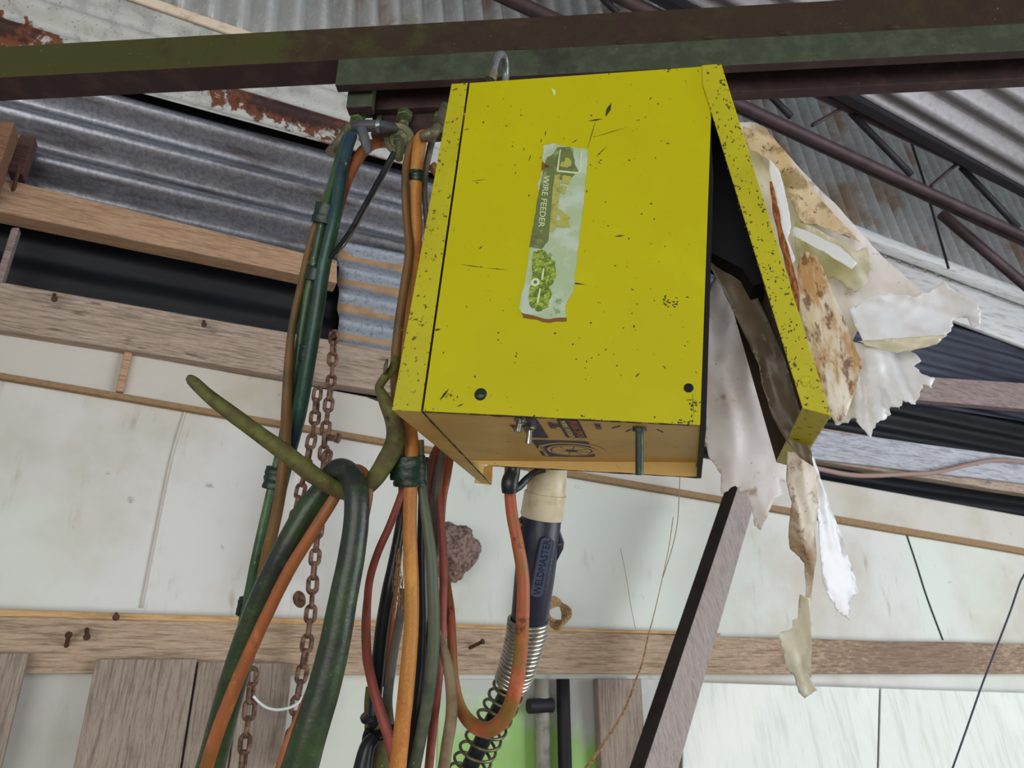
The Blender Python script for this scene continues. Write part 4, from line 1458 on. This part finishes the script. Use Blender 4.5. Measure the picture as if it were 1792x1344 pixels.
hose('rubber_wrap', [(738, 240, 1.09, 9), (752, 236, 1.085, 11), (764, 226, 1.09, 9), (772, 205, 1.12, 8), (778, 185, 1.16, 7)], m_steel, 'brown rubber wrap around the hoses at the right bolt', 'wrap')
hose('gas_hose', [(755, 290, 1.14, 9), (765, 300, 1.14, 9), (778, 318, 1.14, 9)], m_redorange, 'short red stub of hose seen beside the box edge')
band('tape_wrap', (730, 299), (729, 318), 1.10, 12.5, 12.5, m_tape, 'dark green tape ring around the amber hose near the top')
hose('gas_hose', [(735, 770, 1.04, 7), (738, 850, 1.03, 8), (746, 910, 1.02, 9), (754, 970, 1.01, 10), (758, 1040, 1.0, 10.5), (759, 1120, .995, 10.5), (754, 1190, .99, 10.5), (744, 1250, .99, 11), (732, 1310, .99, 11), (722, 1360, .99, 11)], m_greygreen,
     'grey green hose with a pale paint streak, just right of the amber hose')
hose('welding_cable', [(742, 800, 1.06, 8), (740, 900, 1.05, 9), (739, 1000, 1.04, 10), (741, 1090, 1.03, 10), (738, 1170, 1.02, 10), (730, 1240, 1.01, 10), (722, 1300, 1.01, 10), (712, 1360, 1.01, 10)], m_blackhose,
     'black cable behind the grey green and amber hoses', 'cable')
hose('gas_hose', [(776, 770, 1.14, 9), (760, 800, 1.12, 9), (752, 840, 1.11, 9), (747, 880, 1.11, 8), (752, 940, 1.11, 7)], m_red, 'red hose slanting in from behind the box, leftmost of the reds')
hose('gas_hose', [(775, 780, 1.13, 7), (768, 820, 1.11, 7.5), (763, 860, 1.10, 8), (762, 920, 1.10, 7.5), (761, 960, 1.10, 7), (758, 990, 1.10, 5)], m_grey, 'grey hose between the two red hoses under the box')
hose('gas_hose', [(775, 800, 1.12, 5), (768, 860, 1.10, 6), (772, 920, 1.09, 7), (776, 990, 1.08, 7.5), (775, 1060, 1.07, 7.5), (772, 1130, 1.06, 7.5), (766, 1200, 1.05, 8), (758, 1270, 1.05, 8), (750, 1350, 1.05, 8)], m_red,
     'dull red hose hanging straight down right of the grey green one')
hose('gas_hose', [(790, 780, 1.16, 8), (782, 830, 1.15, 8), (774, 880, 1.14, 7), (772, 940, 1.13, 7), (780, 1010, 1.12, 7.5), (788, 1070, 1.10, 8), (791, 1130, 1.08, 8.5), (794, 1190, 1.06, 9.5), (806, 1240, 1.04, 11), (830, 1270, 1.02, 12.5), (858, 1276, 1.0, 13.5),
                  (885, 1252, .99, 13.5), (902, 1205, .98, 13), (911, 1140, .98, 12.5), (915, 1070, .98, 12), (915, 1010, .985, 11.5), (906, 950, .99, 11), (896, 900, 1.0, 10.5), (892, 850, 1.01, 10), (894, 800, 1.02, 10)], m_redorange,
     'worn red orange hose making the U-shaped loop below the box', seg=18)
hose('rubber_boot', [(901, 815, 1.0, 10), (897, 828, 1.0, 13), (892, 845, .995, 15), (892, 862, .995, 13.5)], m_blackhose, 'black rubber boot on the loop hose under the box', 'boot')
hose('cable_tie', [(893, 858, .99, 6), (908, 852, 1.0, 7), (922, 838, 1.01, 7), (938, 826, 1.015, 6), (954, 822, 1.02, 5)], m_tapeblk, 'black tie holding the loop hose to the torch sleeve', 'tie', flat=.5)
hose('gas_hose', [(706, 850, 1.05, 5), (697, 880, 1.04, 6.5), (682, 920, 1.03, 7), (660, 970, 1.02, 7), (646, 1020, 1.02, 7), (642, 1080, 1.02, 7), (642, 1140, 1.02, 8), (650, 1190, 1.02, 8.5), (664, 1240, 1.01, 9), (680, 1290, 1.0, 9.5), (694, 1350, 1.0, 9)], m_red,
     'thin brownish red hose bowing out left of the amber hose')
hose('gas_hose', [(704, 860, 1.06, 5), (690, 900, 1.05, 5), (668, 950, 1.04, 5), (648, 1010, 1.035, 5), (638, 1080, 1.035, 5), (639, 1150, 1.035, 5), (646, 1190, 1.035, 4)], m_olive,
     'thin olive hose outlining the bowed red hose on its left')
hose('welding_cable', [(704, 900, 1.08, 9), (692, 970, 1.07, 10), (680, 1030, 1.06, 11.5), (670, 1090, 1.06, 12), (663, 1150, 1.06, 12), (658, 1210, 1.06, 11.5), (654, 1260, 1.05, 11), (652, 1330, 1.05, 10)], m_blackhose,
     'bluish black cable left of the amber hose', 'cable')
hose('gas_hose', [(700, 960, 1.09, 5), (693, 1020, 1.08, 5), (686, 1080, 1.08, 5.5), (678, 1140, 1.08, 5.5), (672, 1200, 1.08, 5)], m_redorange, 'slim orange red hose between the black cable and the grey one')
hose('gas_hose', [(706, 1030, 1.06, 7), (700, 1080, 1.05, 8), (691, 1130, 1.05, 8), (683, 1180, 1.05, 8.5), (678, 1230, 1.05, 9), (684, 1290, 1.05, 9)], m_grey, 'mossy grey hose just left of the amber hose')
hose('gas_hose', [(756, 1080, 1.03, 4), (766, 1110, 1.02, 7), (780, 1150, 1.01, 9), (789, 1200, 1.0, 10), (790, 1250, 1.0, 10.5), (783, 1300, .99, 10.5), (774, 1360, .98, 10.5)], m_tanhose, 'tan hose bowing out right of the grey green hose')
band('tape_wrap', (716, 798), (717, 850), 1.025, 30, 19, m_tape, 'wide green black tape wrap binding the hoses under the box corner')
band('tape_tab', (693, 813), (694, 840), 1.02, 11, 3, m_tape, 'square green tape tab sticking out left of the wide wrap')
hose('rubber_sleeve', [(650, 1200, 1.08, 10), (654, 1230, 1.07, 17), (660, 1270, 1.06, 22), (664, 1310, 1.05, 25), (662, 1360, 1.04, 28)], m_hook, 'mossy rubber sleeve gathering the hoses at the bottom edge', 'sleeve', seg=22)
band('tape_wrap', (650, 1248), (652, 1256), 1.055, 21, 21, m_tapeblk, 'thin black ring around the mossy sleeve')
band('tape_wrap', (668, 1278), (670, 1286), 1.035, 24, 22, m_tapeblk, 'lower black ring around the mossy sleeve')
hose('tape_tail', [(644, 1275, 1.03, 5), (640, 1290, 1.03, 6), (637, 1308, 1.03, 5)], m_tapeblk, 'loose black tape end beside the mossy sleeve', 'tape', flat=.3)
hose('welding_cable', [(655, 1290, 1.02, 12), (642, 1310, 1.01, 14), (632, 1360, 1.0, 18)], m_blackhose, 'short black cable leaving the mossy sleeve at the bottom edge', 'cable')
# frayed fibre beside the amber hose
fb = MB()
rnd = random.Random(5)
for k in range(26):
    x = 698+rnd.uniform(-6, 8)
    y = 950+rnd.uniform(0, 60)
    p = [at(x, y, 1.045), at(x+rnd.uniform(-5, 5), y+rnd.uniform(20, 40), 1.04), at(x+rnd.uniform(-9, 6), y+rnd.uniform(45, 80), 1.04)]
    vs, fs = tube_data(spline(p, 4), [.0005]*9, 5)
    fb.add(vs, fs)
o = fb.build('frayed_fibre', m_twine, smooth=True)
tag(o, 'frayed pale fibres beside the amber hose', 'fibre')
o['kind'] = 'stuff'

# ============================================================ TORCH CONNECTOR
tc = thing('torch_connector', at(950, 960, 1.1), 'navy torch handle with ivory collar and steel spring hanging under the box', 'torch connector')
DT = 1.08
k = DT/F


def P_(x, y, d=DT):
    return at(x, y, d)


mb = MB()
a, b = P_(961, 800), P_(955, 866)
lathe(mb, [(0, 33*k), ((b-a).length, 34.5*k)], a, b-a, 40)
mb.build('upper_collar', m_sleeve, tc, smooth=True, auto=40)
mb = MB()
a, b = P_(954.5, 862), P_(948, 906)
l = (b-a).length
lathe(mb, [(0, 35*k), (.001, 37*k), (l-.002, 38*k), (l, 36.5*k)], a, b-a, 40)
mb.build('lower_collar', m_sleeve, tc, smooth=True, auto=40)
a, b = P_(948, 902), P_(926, 1088)
l = (b-a).length
mb = MB()
lathe(mb, [(0, 32*k), (.004, 35*k), (l*.3, 36*k), (l*.6, 35*k), (l*.95, 32.5*k), (l, 30*k)], a, b-a, 40)
grip = mb.build('grip', m_grip, tc, smooth=True, auto=50)
ax = (b-a).normalized()
sd = RT - ax*RT.dot(ax)
sd.normalize()
for (t0, t1, t2, sgn, ex) in ((.10, .24, .42, 1, 44), (.02, .10, .30, -1, 42)):
    mb = MB()
    m0, m1, m2 = a+ax*l*t0, a+ax*l*t1, a+ax*l*t2
    w_ = sd*sgn
    q = [m0+w_*33*k, m1-ax*.004+w_*ex*k, m1+ax*.006+w_*ex*k, m2+w_*34*k]
    mb.hexa([p-FW*.008 for p in q], [p+FW*.008 for p in q])
    lug = mb.build('grip_lug', m_grip, tc, bevel=.003, seg=3)
    mb = MB()
    lathe(mb, [(0, .0035), (.003, .003)], m1+w_*(ex-7)*k-FW*.008, -FW, 14)
    mb.build('lug_screw', m_chrome, lug, smooth=True, auto=40)
# nameplate: reads upwards
nb, ntp = (938, 1040), (957, 944)
np0, np1 = P_(*nb, DT-37*k), P_(*ntp, DT-37*k)
npx = (np1-np0).normalized()
npn = (-FW - npx*(-FW).dot(npx)).normalized()
npn = (npn + sd*.35).normalized()
npn = (npn - npx*npn.dot(npx)).normalized()
npy = npn.cross(npx).normalized()
LN = (np1-np0).length+10*k


def nameq(r0, hw, o):
    out = []
    c0, c1 = np0-npx*4*k, np1+npx*4*k
    r = hw*.75
    for (cc, sgn, a0) in ((c1, 1, -90), (c1, 1, 0), (c0, -1, 90), (c0, -1, 180)):
        for i in range(5):
            t = math.radians(a0+i*22.5)
            base = c1 if sgn > 0 else c0
            off = base + npx*(-sgn*r) + npx*r*math.cos(t) + npy*((hw-r)*(1 if (a0 in (0, 90)) else -1)+r*math.sin(t))
            out.append(off+npn*o)
    return out


plate('name_plate_rim', nameq(0, 13.5*k, -.003), npn, .0052, m_grip, tc, bevel=.0005)
npl = plate('name_plate', nameq(0, 11.5*k, -.002), npn, .0045, m_plate, tc)
text_mesh('name_text', 'WELDMASTER', m_navytext, np0-npy*6.5*k+npn*.0026, npx, npy, 13*k, npl, .0004, width=(np1-np0).length)
# spring: centre line and helix
cpath = [(925, 1084, 1.08), (921, 1110, 1.08), (914, 1140, 1.08), (905, 1170, 1.08), (893, 1200, 1.085), (878, 1232, 1.09), (862, 1262, 1.09), (845, 1295, 1.09), (830, 1325, 1.09), (812, 1365, 1.09)]
cl_ = spline([at(*p) for p in cpath], 30)
acc = [0]
for i in range(1, len(cl_)):
    acc.append(acc[-1]+(cl_[i]-cl_[i-1]).length)


def on_c(s):
    s = max(0, min(s, acc[-1]-1e-6))
    i = max(j for j in range(len(acc)-1) if acc[j] <= s)
    t = (s-acc[i])/(acc[i+1]-acc[i])
    return cl_[i].lerp(cl_[i+1], t), (cl_[i+1]-cl_[i]).normalized()


def helix(s0, s1, turns, r0, r1, wire, name, m):
    n = int(turns*22)
    pts = []
    for i in range(n+1):
        t = i/n
        c_, tg = on_c(s0+(s1-s0)*t)
        tg = (tg+V((.1, .35, 0))*.35).normalized()
        u = (RT-tg*RT.dot(tg)).normalized()
        v = tg.cross(u)
        a_ = 2*math.pi*turns*t
        pts.append(c_+(u*math.cos(a_)+v*math.sin(a_))*(r0+(r1-r0)*t))
    vs, fs = tube_data(pts, [wire]*len(pts), 7)
    return link_mesh(name, vs, fs, m, tc)


tot = acc[-1]
helix(0, tot*.38, 16, 34*k, 28*k, 4.1*k, 'spring_tight_coils', m_spring)
helix(tot*.38, tot, 9, 28*k, 33*k, 2.9*k, 'spring_open_coils', m_spring_old)
pts = [on_c(tot*i/40)[0] for i in range(41)]
vs, fs = tube_data(pts, [15*k]*41, 16, .05)
link_mesh('core_cable', vs, fs, m_blackhose, tc)
pts = [on_c(tot*(.3+.3*i/20))[0]+RT*.008 for i in range(21)]
vs, fs = tube_data(pts, [16*k]*21, 16, .05)
link_mesh('grey_liner', vs, fs, m_tanhose, tc)

# ============================================================ CHAIN
link_me = {}


def link_mesh_data(L_, Wd, r):
    pts = []
    n = 28
    for i in range(n):
        a_ = 2*math.pi*i/n
        x, y = math.cos(a_), math.sin(a_)
        yy = (L_/2-Wd/2)*(1 if y > 0 else -1)+y*(Wd/2-r)+0
        if abs(y) < 1e-6:
            yy = 0
        pts.append(V((x*(Wd/2-r), 0, yy+ (0 if y == 0 else (-r*.0)))))
    seg = 8
    vs, fs = [], []
    for i in range(n):
        p, q = pts[i-1], pts[(i+1) % n]
        t = (q-p).normalized()
        s_ = V((0, 1, 0))
        u = t.cross(s_).normalized()
        for k_ in range(seg):
            a_ = 2*math.pi*k_/seg
            vs.append(pts[i]+(u*math.cos(a_)+s_*math.sin(a_))*r)
    for i in range(n):
        j = (i+1) % n
        for k_ in range(seg):
            k2 = (k_+1) % seg
            fs.append((i*seg+k_, i*seg+k2, j*seg+k2, j*seg+k_))
    me = bpy.data.meshes.new('link')
    me.from_pydata(vs, [], fs)
    me.materials.append(m_chain)
    for p in me.polygons:
        p.use_smooth = True
    return me


def chain(path, off, pitch, label):
    pts = spline([W(x, y, off) for x, y in path], 20)
    root = thing('hanging_chain', pts[0], label, 'chain')
    Ls = pitch*1.42
    me = link_mesh_data(Ls, Ls*.66, Ls*.115)
    ac = [0]
    for i in range(1, len(pts)):
        ac.append(ac[-1]+(pts[i]-pts[i-1]).length)
    s, i = 0, 0
    rn = random.Random(2)
    while s < ac[-1]:
        j = max(q for q in range(len(ac)-1) if ac[q] <= s)
        t = (s-ac[j])/(ac[j+1]-ac[j])
        p = pts[j].lerp(pts[j+1], t)
        tg = (pts[j+1]-pts[j]).normalized()
        o_ = bpy.data.objects.new('link', me)
        COL.objects.link(o_)
        o_.parent = root
        o_.location = p-pts[0]
        q = tg.to_track_quat('Z', 'Y')
        ang = (.35 if i % 2 else .35+math.pi/2)+rn.uniform(-.25, .25)
        o_.rotation_mode = 'QUATERNION'
        from mathutils import Quaternion
        o_.rotation_quaternion = q @ Quaternion((0, 0, 1), ang)
        s += pitch
        i += 1
    return root


chain([(584, 590), (581, 650), (576, 700), (569, 760), (564, 830), (560, 900), (553, 960), (548, 1010), (545, 1060), (538, 1120), (530, 1170), (521, 1220), (512, 1280), (500, 1340)], .11, .036, 'long rusty chain hanging from the nail on the long rail')
chain([(555, 690), (550, 740), (541, 790), (528, 850), (517, 900), (508, 950), (498, 1010)], .10, .036, 'short rusty chain just left of the long chain')
chain([(572, 800), (560, 850), (556, 920), (551, 980), (546, 1035)], .145, .034, 'doubled strand of rusty chain in front of the long chain')
chain([(441, 1185), (437, 1240), (430, 1290), (424, 1350)], .14, .036, 'rusty chain at the bottom left, left of the white wire ring')
mb = MB()
c = W(526, 1048, .13)
lathe(mb, [(0, .014), (.004, .022), (.006, .021), (.008, .010)], c, -FW+V((-.5, 0, 0)), 24)
tag(mb.build('chain_button', m_chain, smooth=True, auto=40), 'round rusty button on the doubled chain', 'button')
mb = MB()
cyl(mb, W(566, 765, .1), W(592, 768, .12), .009, seg=12)
cyl(mb, W(588, 766, .115), W(594, 768, .12), .014, seg=12)
tag(mb.build('shackle_pin', m_chain, smooth=True, auto=40), 'rusty shackle pin through the chain', 'pin')
mb = MB()
cyl(mb, W(588, 584, .03), W(582, 590, .14), .006, seg=10)
tag(mb.build('nail', m_nail, smooth=True), 'nail on the long rail carrying the chain', 'nail', 'nails in the wall timbers')
pts = spline([W(x, y, .15) for x, y in ((443, 1218), (452, 1228), (466, 1238), (483, 1242), (500, 1240), (512, 1236), (524, 1228), (530, 1218))], 8)
vs, fs = tube_data(pts, [.0035]*len(pts), 8)
tag(link_mesh('wire_ring', vs, fs, mat('white_wire', S(220, 232, 230), .3, .3)), 'white wire ring hanging between the chains on the boards', 'wire')

# ============================================================ NEST, ROPE COIL, STRING, WIRES
bm = bmesh.new()
bmesh.ops.create_icosphere(bm, subdivisions=5, radius=1)
c = W(792, 968, .05)
for v in bm.verts:
    p = v.co.copy()
    n_ = noise.noise(p*2.3)*.22+noise.noise(p*7)*.08
    tap = 1.0-.35*max(0, -p.z)
    q = T*p.x*.078*tap+N*p.y*.06*tap+ZV*p.z*.085
    v.co = q*(1+n_)
me = bpy.data.meshes.new('mud_nest')
bm.to_mesh(me)
bm.free()
for p in me.polygons:
    p.use_smooth = True
me.materials.append(m_nest)
o = bpy.data.objects.new('mud_nest', me)
o.location = c
COL.objects.link(o)
tag(o, 'brown mud nest stuck on the white wall behind the hoses', 'nest')
rc = thing('rope_coil', W(975, 1075, .08), 'coil of old rope hung on the wall right of the spring', 'rope')
rnd = random.Random(9)
for i in range(4):
    ph = i*.5
    pts = []
    for j in range(33):
        a_ = 2*math.pi*j/32
        x = 972+(14+i*2)*math.cos(a_)+rnd.uniform(-.5, .5)+i*2
        y = 1073+(26-i*2)*math.sin(a_)+5*math.cos(a_+ph)
        pts.append(W(x, y, .075+.012*math.sin(a_*2+ph)))
    vs, fs = tube_data(pts, [.006]*33, 8)
    link_mesh('rope_loop', vs, fs, m_twine, rc)
a = [W(x, y, .06) for x, y in ((952, 1000), (950, 1030), (944, 1060), (938, 1085))]
pts = spline(a, 6)
vs, fs = tube_data(pts, [.014]*len(pts), 10)
tag(link_mesh('wall_hose', vs, fs, m_tanhose), 'dusty hose end on the wall just right of the navy handle', 'hose')
# twine
mb = MB()
tp = [(1178, 905), (1170, 960), (1155, 1030), (1142, 1085), (1135, 1110), (1124, 1160), (1112, 1192), (1096, 1236), (1072, 1278), (1050, 1310), (1022, 1350)]
for i in range(3):
    a = spline([at(x, y, 1.35) for x, y in tp], 6)
    pts = []
    for j, p in enumerate(a):
        t_ = j/len(a)
        r_ = .0004+.0024*max(0, t_-.25)
        pts.append(p+(RT*math.cos(j*.9+i*2.1)+UP*math.sin(j*.9+i*2.1))*r_)
    vs, fs = tube_data(pts, [.0004+.0016*max(0, j/len(pts)-.2) for j in range(len(pts))], 6)
    mb.add(vs, fs)
tag(mb.build('twine', m_twine, smooth=True), 'frayed brown twine slanting down past the lowest rail', 'twine')
o = hose('thin_wire', [(1900, 640, 2.0, 1.6), (1850, 820, 2.0, 1.6), (1800, 985, 2.0, 1.6), (1785, 1020, 2.0, 1.6), (1768, 1070, 2.0, 1.6), (1745, 1130, 2.0, 1.6), (1718, 1200, 2.0, 1.6), (1690, 1280, 2.0, 1.6), (1665, 1350, 2.0, 1.6)], m_wire,
         'thin blue grey wire hanging at the right edge', 'wire', seg=8)
o = strip('electric_cable', [(1400, 812), (1440, 822), (1500, 832), (1580, 830), (1640, 826), (1700, 812), (1750, 805), (1830, 812)], .10, .010, mat('pinkish_cable', S(150, 124, 116), .6))
tag(o, 'pinkish brown cable sagging along the bluish plank on the right', 'cable')
for i, (pa, lab) in enumerate(((((1086, 960), (1096, 1010), (1104, 1060), (1112, 1100)), 'fine web thread left of the twine'),
                               (((1190, 832), (1186, 910), (1176, 960), (1160, 1010)), 'fine web thread hanging from the box corner'))):
    pts = spline([at(x, y, (1.3, .885)[i]) for x, y in pa], 6)
    vs, fs = tube_data(pts, [.0006]*len(pts), 5)
    tag(link_mesh('web_thread', vs, fs, m_web), lab, 'thread')

# ============================================================ TORN PLASTIC SHEETS


def sheet(name, outline, depth, m, label, torn=1.5, fold=(.012, 14), step=9, seed=1, group=None, th=.0005, dirv=(.35, 1.0)):
    out = rough_outline(outline, torn, 4, seed)
    n = len(out)
    xs = [p[0] for p in out]
    ys = [p[1] for p in out]
    rn = random.Random(seed)

    def inside(x, y):
        c_ = False
        for i in range(n):
            x1, y1 = out[i]
            x2, y2 = out[(i+1) % n]
            if (y1 > y) != (y2 > y) and x < (x2-x1)*(y-y1)/(y2-y1)+x1:
                c_ = not c_
        return c_
    pts = [V((p[0], p[1])) for p in out]
    y = min(ys)+step/2
    row = 0
    while y < max(ys):
        x = min(xs)+(step/2 if row % 2 else 0)
        while x < max(xs):
            if inside(x, y):
                pts.append(V((x+rn.uniform(-1, 1), y+rn.uniform(-1, 1))))
            x += step
        y += step*.87
        row += 1
    ed = [(i, (i+1) % n) for i in range(n)]
    vo, _, fo, *_r = delaunay_2d_cdt(pts, ed, [], 1, 1e-4)
    vs = []
    for v in vo:
        x, y = v.x, v.y
        d = depth(x, y)
        u = (x*dirv[1]-y*dirv[0])/100     # folds run along dirv
        w_ = (x*dirv[0]+y*dirv[1])/100
        d += fold[0]*(noise.noise(V((u*fold[1]/6, w_*.55, seed*3.3)))
                      + .5*abs(noise.noise(V((u*fold[1]/3.2+w_*.4, w_*.5, seed)))) + .16*abs(noise.noise(V((u*3, w_*2.2, seed+5)))) + .05*noise.noise(V((u*9, w_*8, seed+2))))
        vs.append(at(x, y, d))
    o_ = link_mesh(name, vs, [tuple(f) for f in fo], m, None, True)
    s_ = o_.modifiers.new('thick', 'SOLIDIFY')
    s_.thickness = th
    return tag(o_, label, 'plastic sheet', group)


# depth of the open door's outer face at a pixel, from its front edge backwards
def df(x, y):
    return (bfront(x, y)-EYE).dot(FW)


def door_d(x, y):
    return df(x, y)+.02


# right of the door: big folded sheet
sheet('plastic_sheet', [(1290, 215), (1312, 213), (1336, 221), (1360, 250), (1400, 295), (1425, 322), (1470, 365), (1510, 412), (1545, 450), (1590, 490), (1624, 522), (1598, 530), (1560, 545), (1510, 560), (1490, 600), (1478, 650), (1470, 700), (1452, 735), (1420, 640), (1380, 500), (1340, 370), (1305, 270)],
      lambda x, y: door_d(x, y)+.12, m_poly, 'big folded dirty white plastic sheet draped behind the open door', 1.0, (.02, 10), 9, 1)
m_poly_tan = mat('mouldy_plastic', S(222, 200, 166), .45, 0, [
    L(S(150, 128, 88), 30, .46, .60, .8), L(S(92, 76, 44), 90, .56, .64, .8), L(S(230, 220, 204), 16, .6, .7, .7)], bump=.25, bs=60, trans=.2)
sheet('plastic_sheet', [(1300, 222), (1340, 232), (1372, 262), (1404, 308), (1428, 340), (1462, 378), (1506, 424), (1470, 410), (1436, 396), (1404, 390), (1384, 352), (1366, 306), (1340, 276), (1312, 262), (1302, 244)],
      lambda x, y: door_d(x, y)+.085, m_poly_tan, 'tan mouldy plastic layer folded along the upper part of the big sheet', 1.0, (.02, 9), 7, 21)
sheet('plastic_sheet', [(1392, 388), (1420, 396), (1462, 418), (1500, 440), (1518, 432), (1524, 470), (1515, 496), (1498, 512), (1482, 504), (1460, 486), (1430, 490), (1400, 480), (1392, 440)],
      lambda x, y: door_d(x, y)+.07+.0003*(y-400), m_poly_green, 'yellowed curled plastic flap in the middle of the torn sheets', 1.5, (.03, 8), 7, 2)
sheet('plastic_sheet', [(1346, 276), (1362, 296), (1372, 330), (1380, 368), (1384, 398), (1378, 420), (1390, 448), (1391, 456), (1376, 470), (1372, 440), (1366, 396), (1358, 346), (1346, 300)],
      lambda x, y: door_d(x, y)+.03, m_poly_white, 'narrow white torn strip next to the upper door edge', 1.0, (.01, 12), 6, 3)
sheet('plastic_sheet', [(1395, 470), (1408, 440), (1425, 445), (1440, 470), (1460, 520), (1490, 590), (1510, 640), (1490, 700), (1478, 735), (1462, 738), (1448, 722), (1438, 690), (1425, 640), (1408, 580), (1396, 520)],
      lambda x, y: door_d(x, y)+.035, m_poly_brown, 'white plastic covered in brown fibrous stains beside the door', 1.2, (.012, 10), 7, 4)
sheet('plastic_sheet', [(1484, 540), (1520, 520), (1560, 512), (1598, 520), (1630, 506), (1650, 492), (1672, 510), (1705, 528), (1718, 545), (1716, 568), (1704, 572), (1692, 556), (1668, 560), (1664, 580), (1640, 596), (1600, 606), (1550, 602), (1510, 598)],
      lambda x, y: door_d(x, y)+.06+.0002*(x-1500), m_poly_white, 'white torn plastic flap reaching furthest to the right', 2.4, (.02, 10), 7, 5, dirv=(1, .1))
sheet('plastic_sheet', [(1500, 598), (1560, 592), (1620, 588), (1658, 586), (1640, 602), (1600, 612), (1570, 618), (1520, 606)],
      lambda x, y: door_d(x, y)+.05, m_poly_green, 'thin yellowed plastic strip below the furthest flap', 1.5, (.012, 10), 6, 6, dirv=(1, .1))
sheet('plastic_sheet', [(1480, 600), (1540, 605), (1590, 612), (1612, 632), (1600, 640), (1614, 655), (1634, 660), (1630, 680), (1615, 672), (1610, 690), (1602, 708), (1580, 700), (1574, 716), (1560, 712), (1556, 728), (1540, 736), (1532, 748), (1525, 768), (1502, 742), (1496, 732), (1480, 740), (1462, 744), (1454, 728), (1470, 690), (1476, 640)],
      lambda x, y: door_d(x, y)+.07, m_poly_white, 'jagged white plastic fan in front of the right rails', 2.6, (.025, 12), 7, 7)
sheet('plastic_sheet', [(1388, 395), (1420, 408), (1470, 432), (1500, 460), (1490, 472), (1450, 446), (1410, 424), (1386, 412)],
      lambda x, y: door_d(x, y)+.06, m_poly_white, 'narrow white plastic roll above the yellowed flap', .8, (.01, 10), 6, 8, dirv=(1, .5))
# brown fibrous strip
hose('fibre_strip', [(1349, 318, .845, 3), (1356, 360, .83, 5), (1366, 410, .815, 6), (1380, 460, .80, 7), (1390, 500, .79, 7), (1396, 545, .78, 3)], m_fibre, 'dark brown fibrous strip between door edge and plastic', 'strip', flat=.3, bumpy=.4)
# below / inside the door
sheet('plastic_sheet', [(1240, 500), (1262, 470), (1300, 480), (1340, 560), (1380, 660), (1412, 780), (1420, 830), (1390, 850), (1362, 840), (1370, 866), (1352, 880), (1340, 910), (1332, 928), (1320, 920), (1316, 890), (1306, 868), (1286, 850), (1262, 866), (1262, 830), (1240, 800), (1228, 700)],
      lambda x, y: df(x, min(y, 800))+.235+.0002*(x-1240), m_poly, 'large pinkish white plastic sheet hanging in the open door gap', 1.6, (.018, 7), 9, 11, dirv=(.25, 1))
sheet('plastic_sheet', [(1242, 430), (1262, 425), (1300, 470), (1330, 530), (1362, 600), (1386, 660), (1406, 730), (1420, 790), (1424, 816), (1400, 800), (1375, 770), (1352, 730), (1332, 670), (1328, 640), (1310, 600), (1290, 560), (1262, 500), (1242, 468)],
      lambda x, y: df(x, y)+.10, m_poly_dark, 'grimy translucent plastic strip running down inside the door', .8, (.02, 10), 8, 12, dirv=(.4, 1))
sheet('plastic_sheet', [(1378, 790), (1408, 786), (1430, 830), (1432, 880), (1426, 930), (1428, 980), (1420, 1040), (1418, 1100), (1410, 1040), (1408, 985), (1400, 975), (1382, 960), (1380, 930), (1386, 880), (1376, 840)],
      lambda x, y: df(1400, 800)+.12, m_poly_speck, 'brown speckled plastic tail below the door', 1.0, (.02, 12), 6, 13)
sheet('plastic_sheet', [(1400, 1040), (1418, 1046), (1420, 1100), (1420, 1186), (1412, 1176), (1424, 1196), (1430, 1208), (1408, 1222), (1398, 1212), (1390, 1182), (1376, 1172), (1372, 1140), (1362, 1112), (1366, 1106), (1386, 1100), (1386, 1086), (1396, 1082)],
      lambda x, y: df(1400, 800)+.12, m_poly_green, 'yellowish lowest rag of plastic in front of the lowest rail', 1.2, (.018, 12), 6, 14)
sheet('plastic_sheet', [(1404, 780), (1424, 800), (1440, 850), (1456, 896), (1474, 940), (1490, 990), (1502, 1036), (1488, 1050), (1486, 1086), (1466, 1070), (1450, 1044), (1440, 1020), (1434, 960), (1430, 900), (1420, 850)],
      lambda x, y: df(1400, 800)+.135+.0001*(x-1400), m_poly_white, 'pointed white plastic tail hanging furthest right below the door', 1.2, (.022, 10), 6, 15)
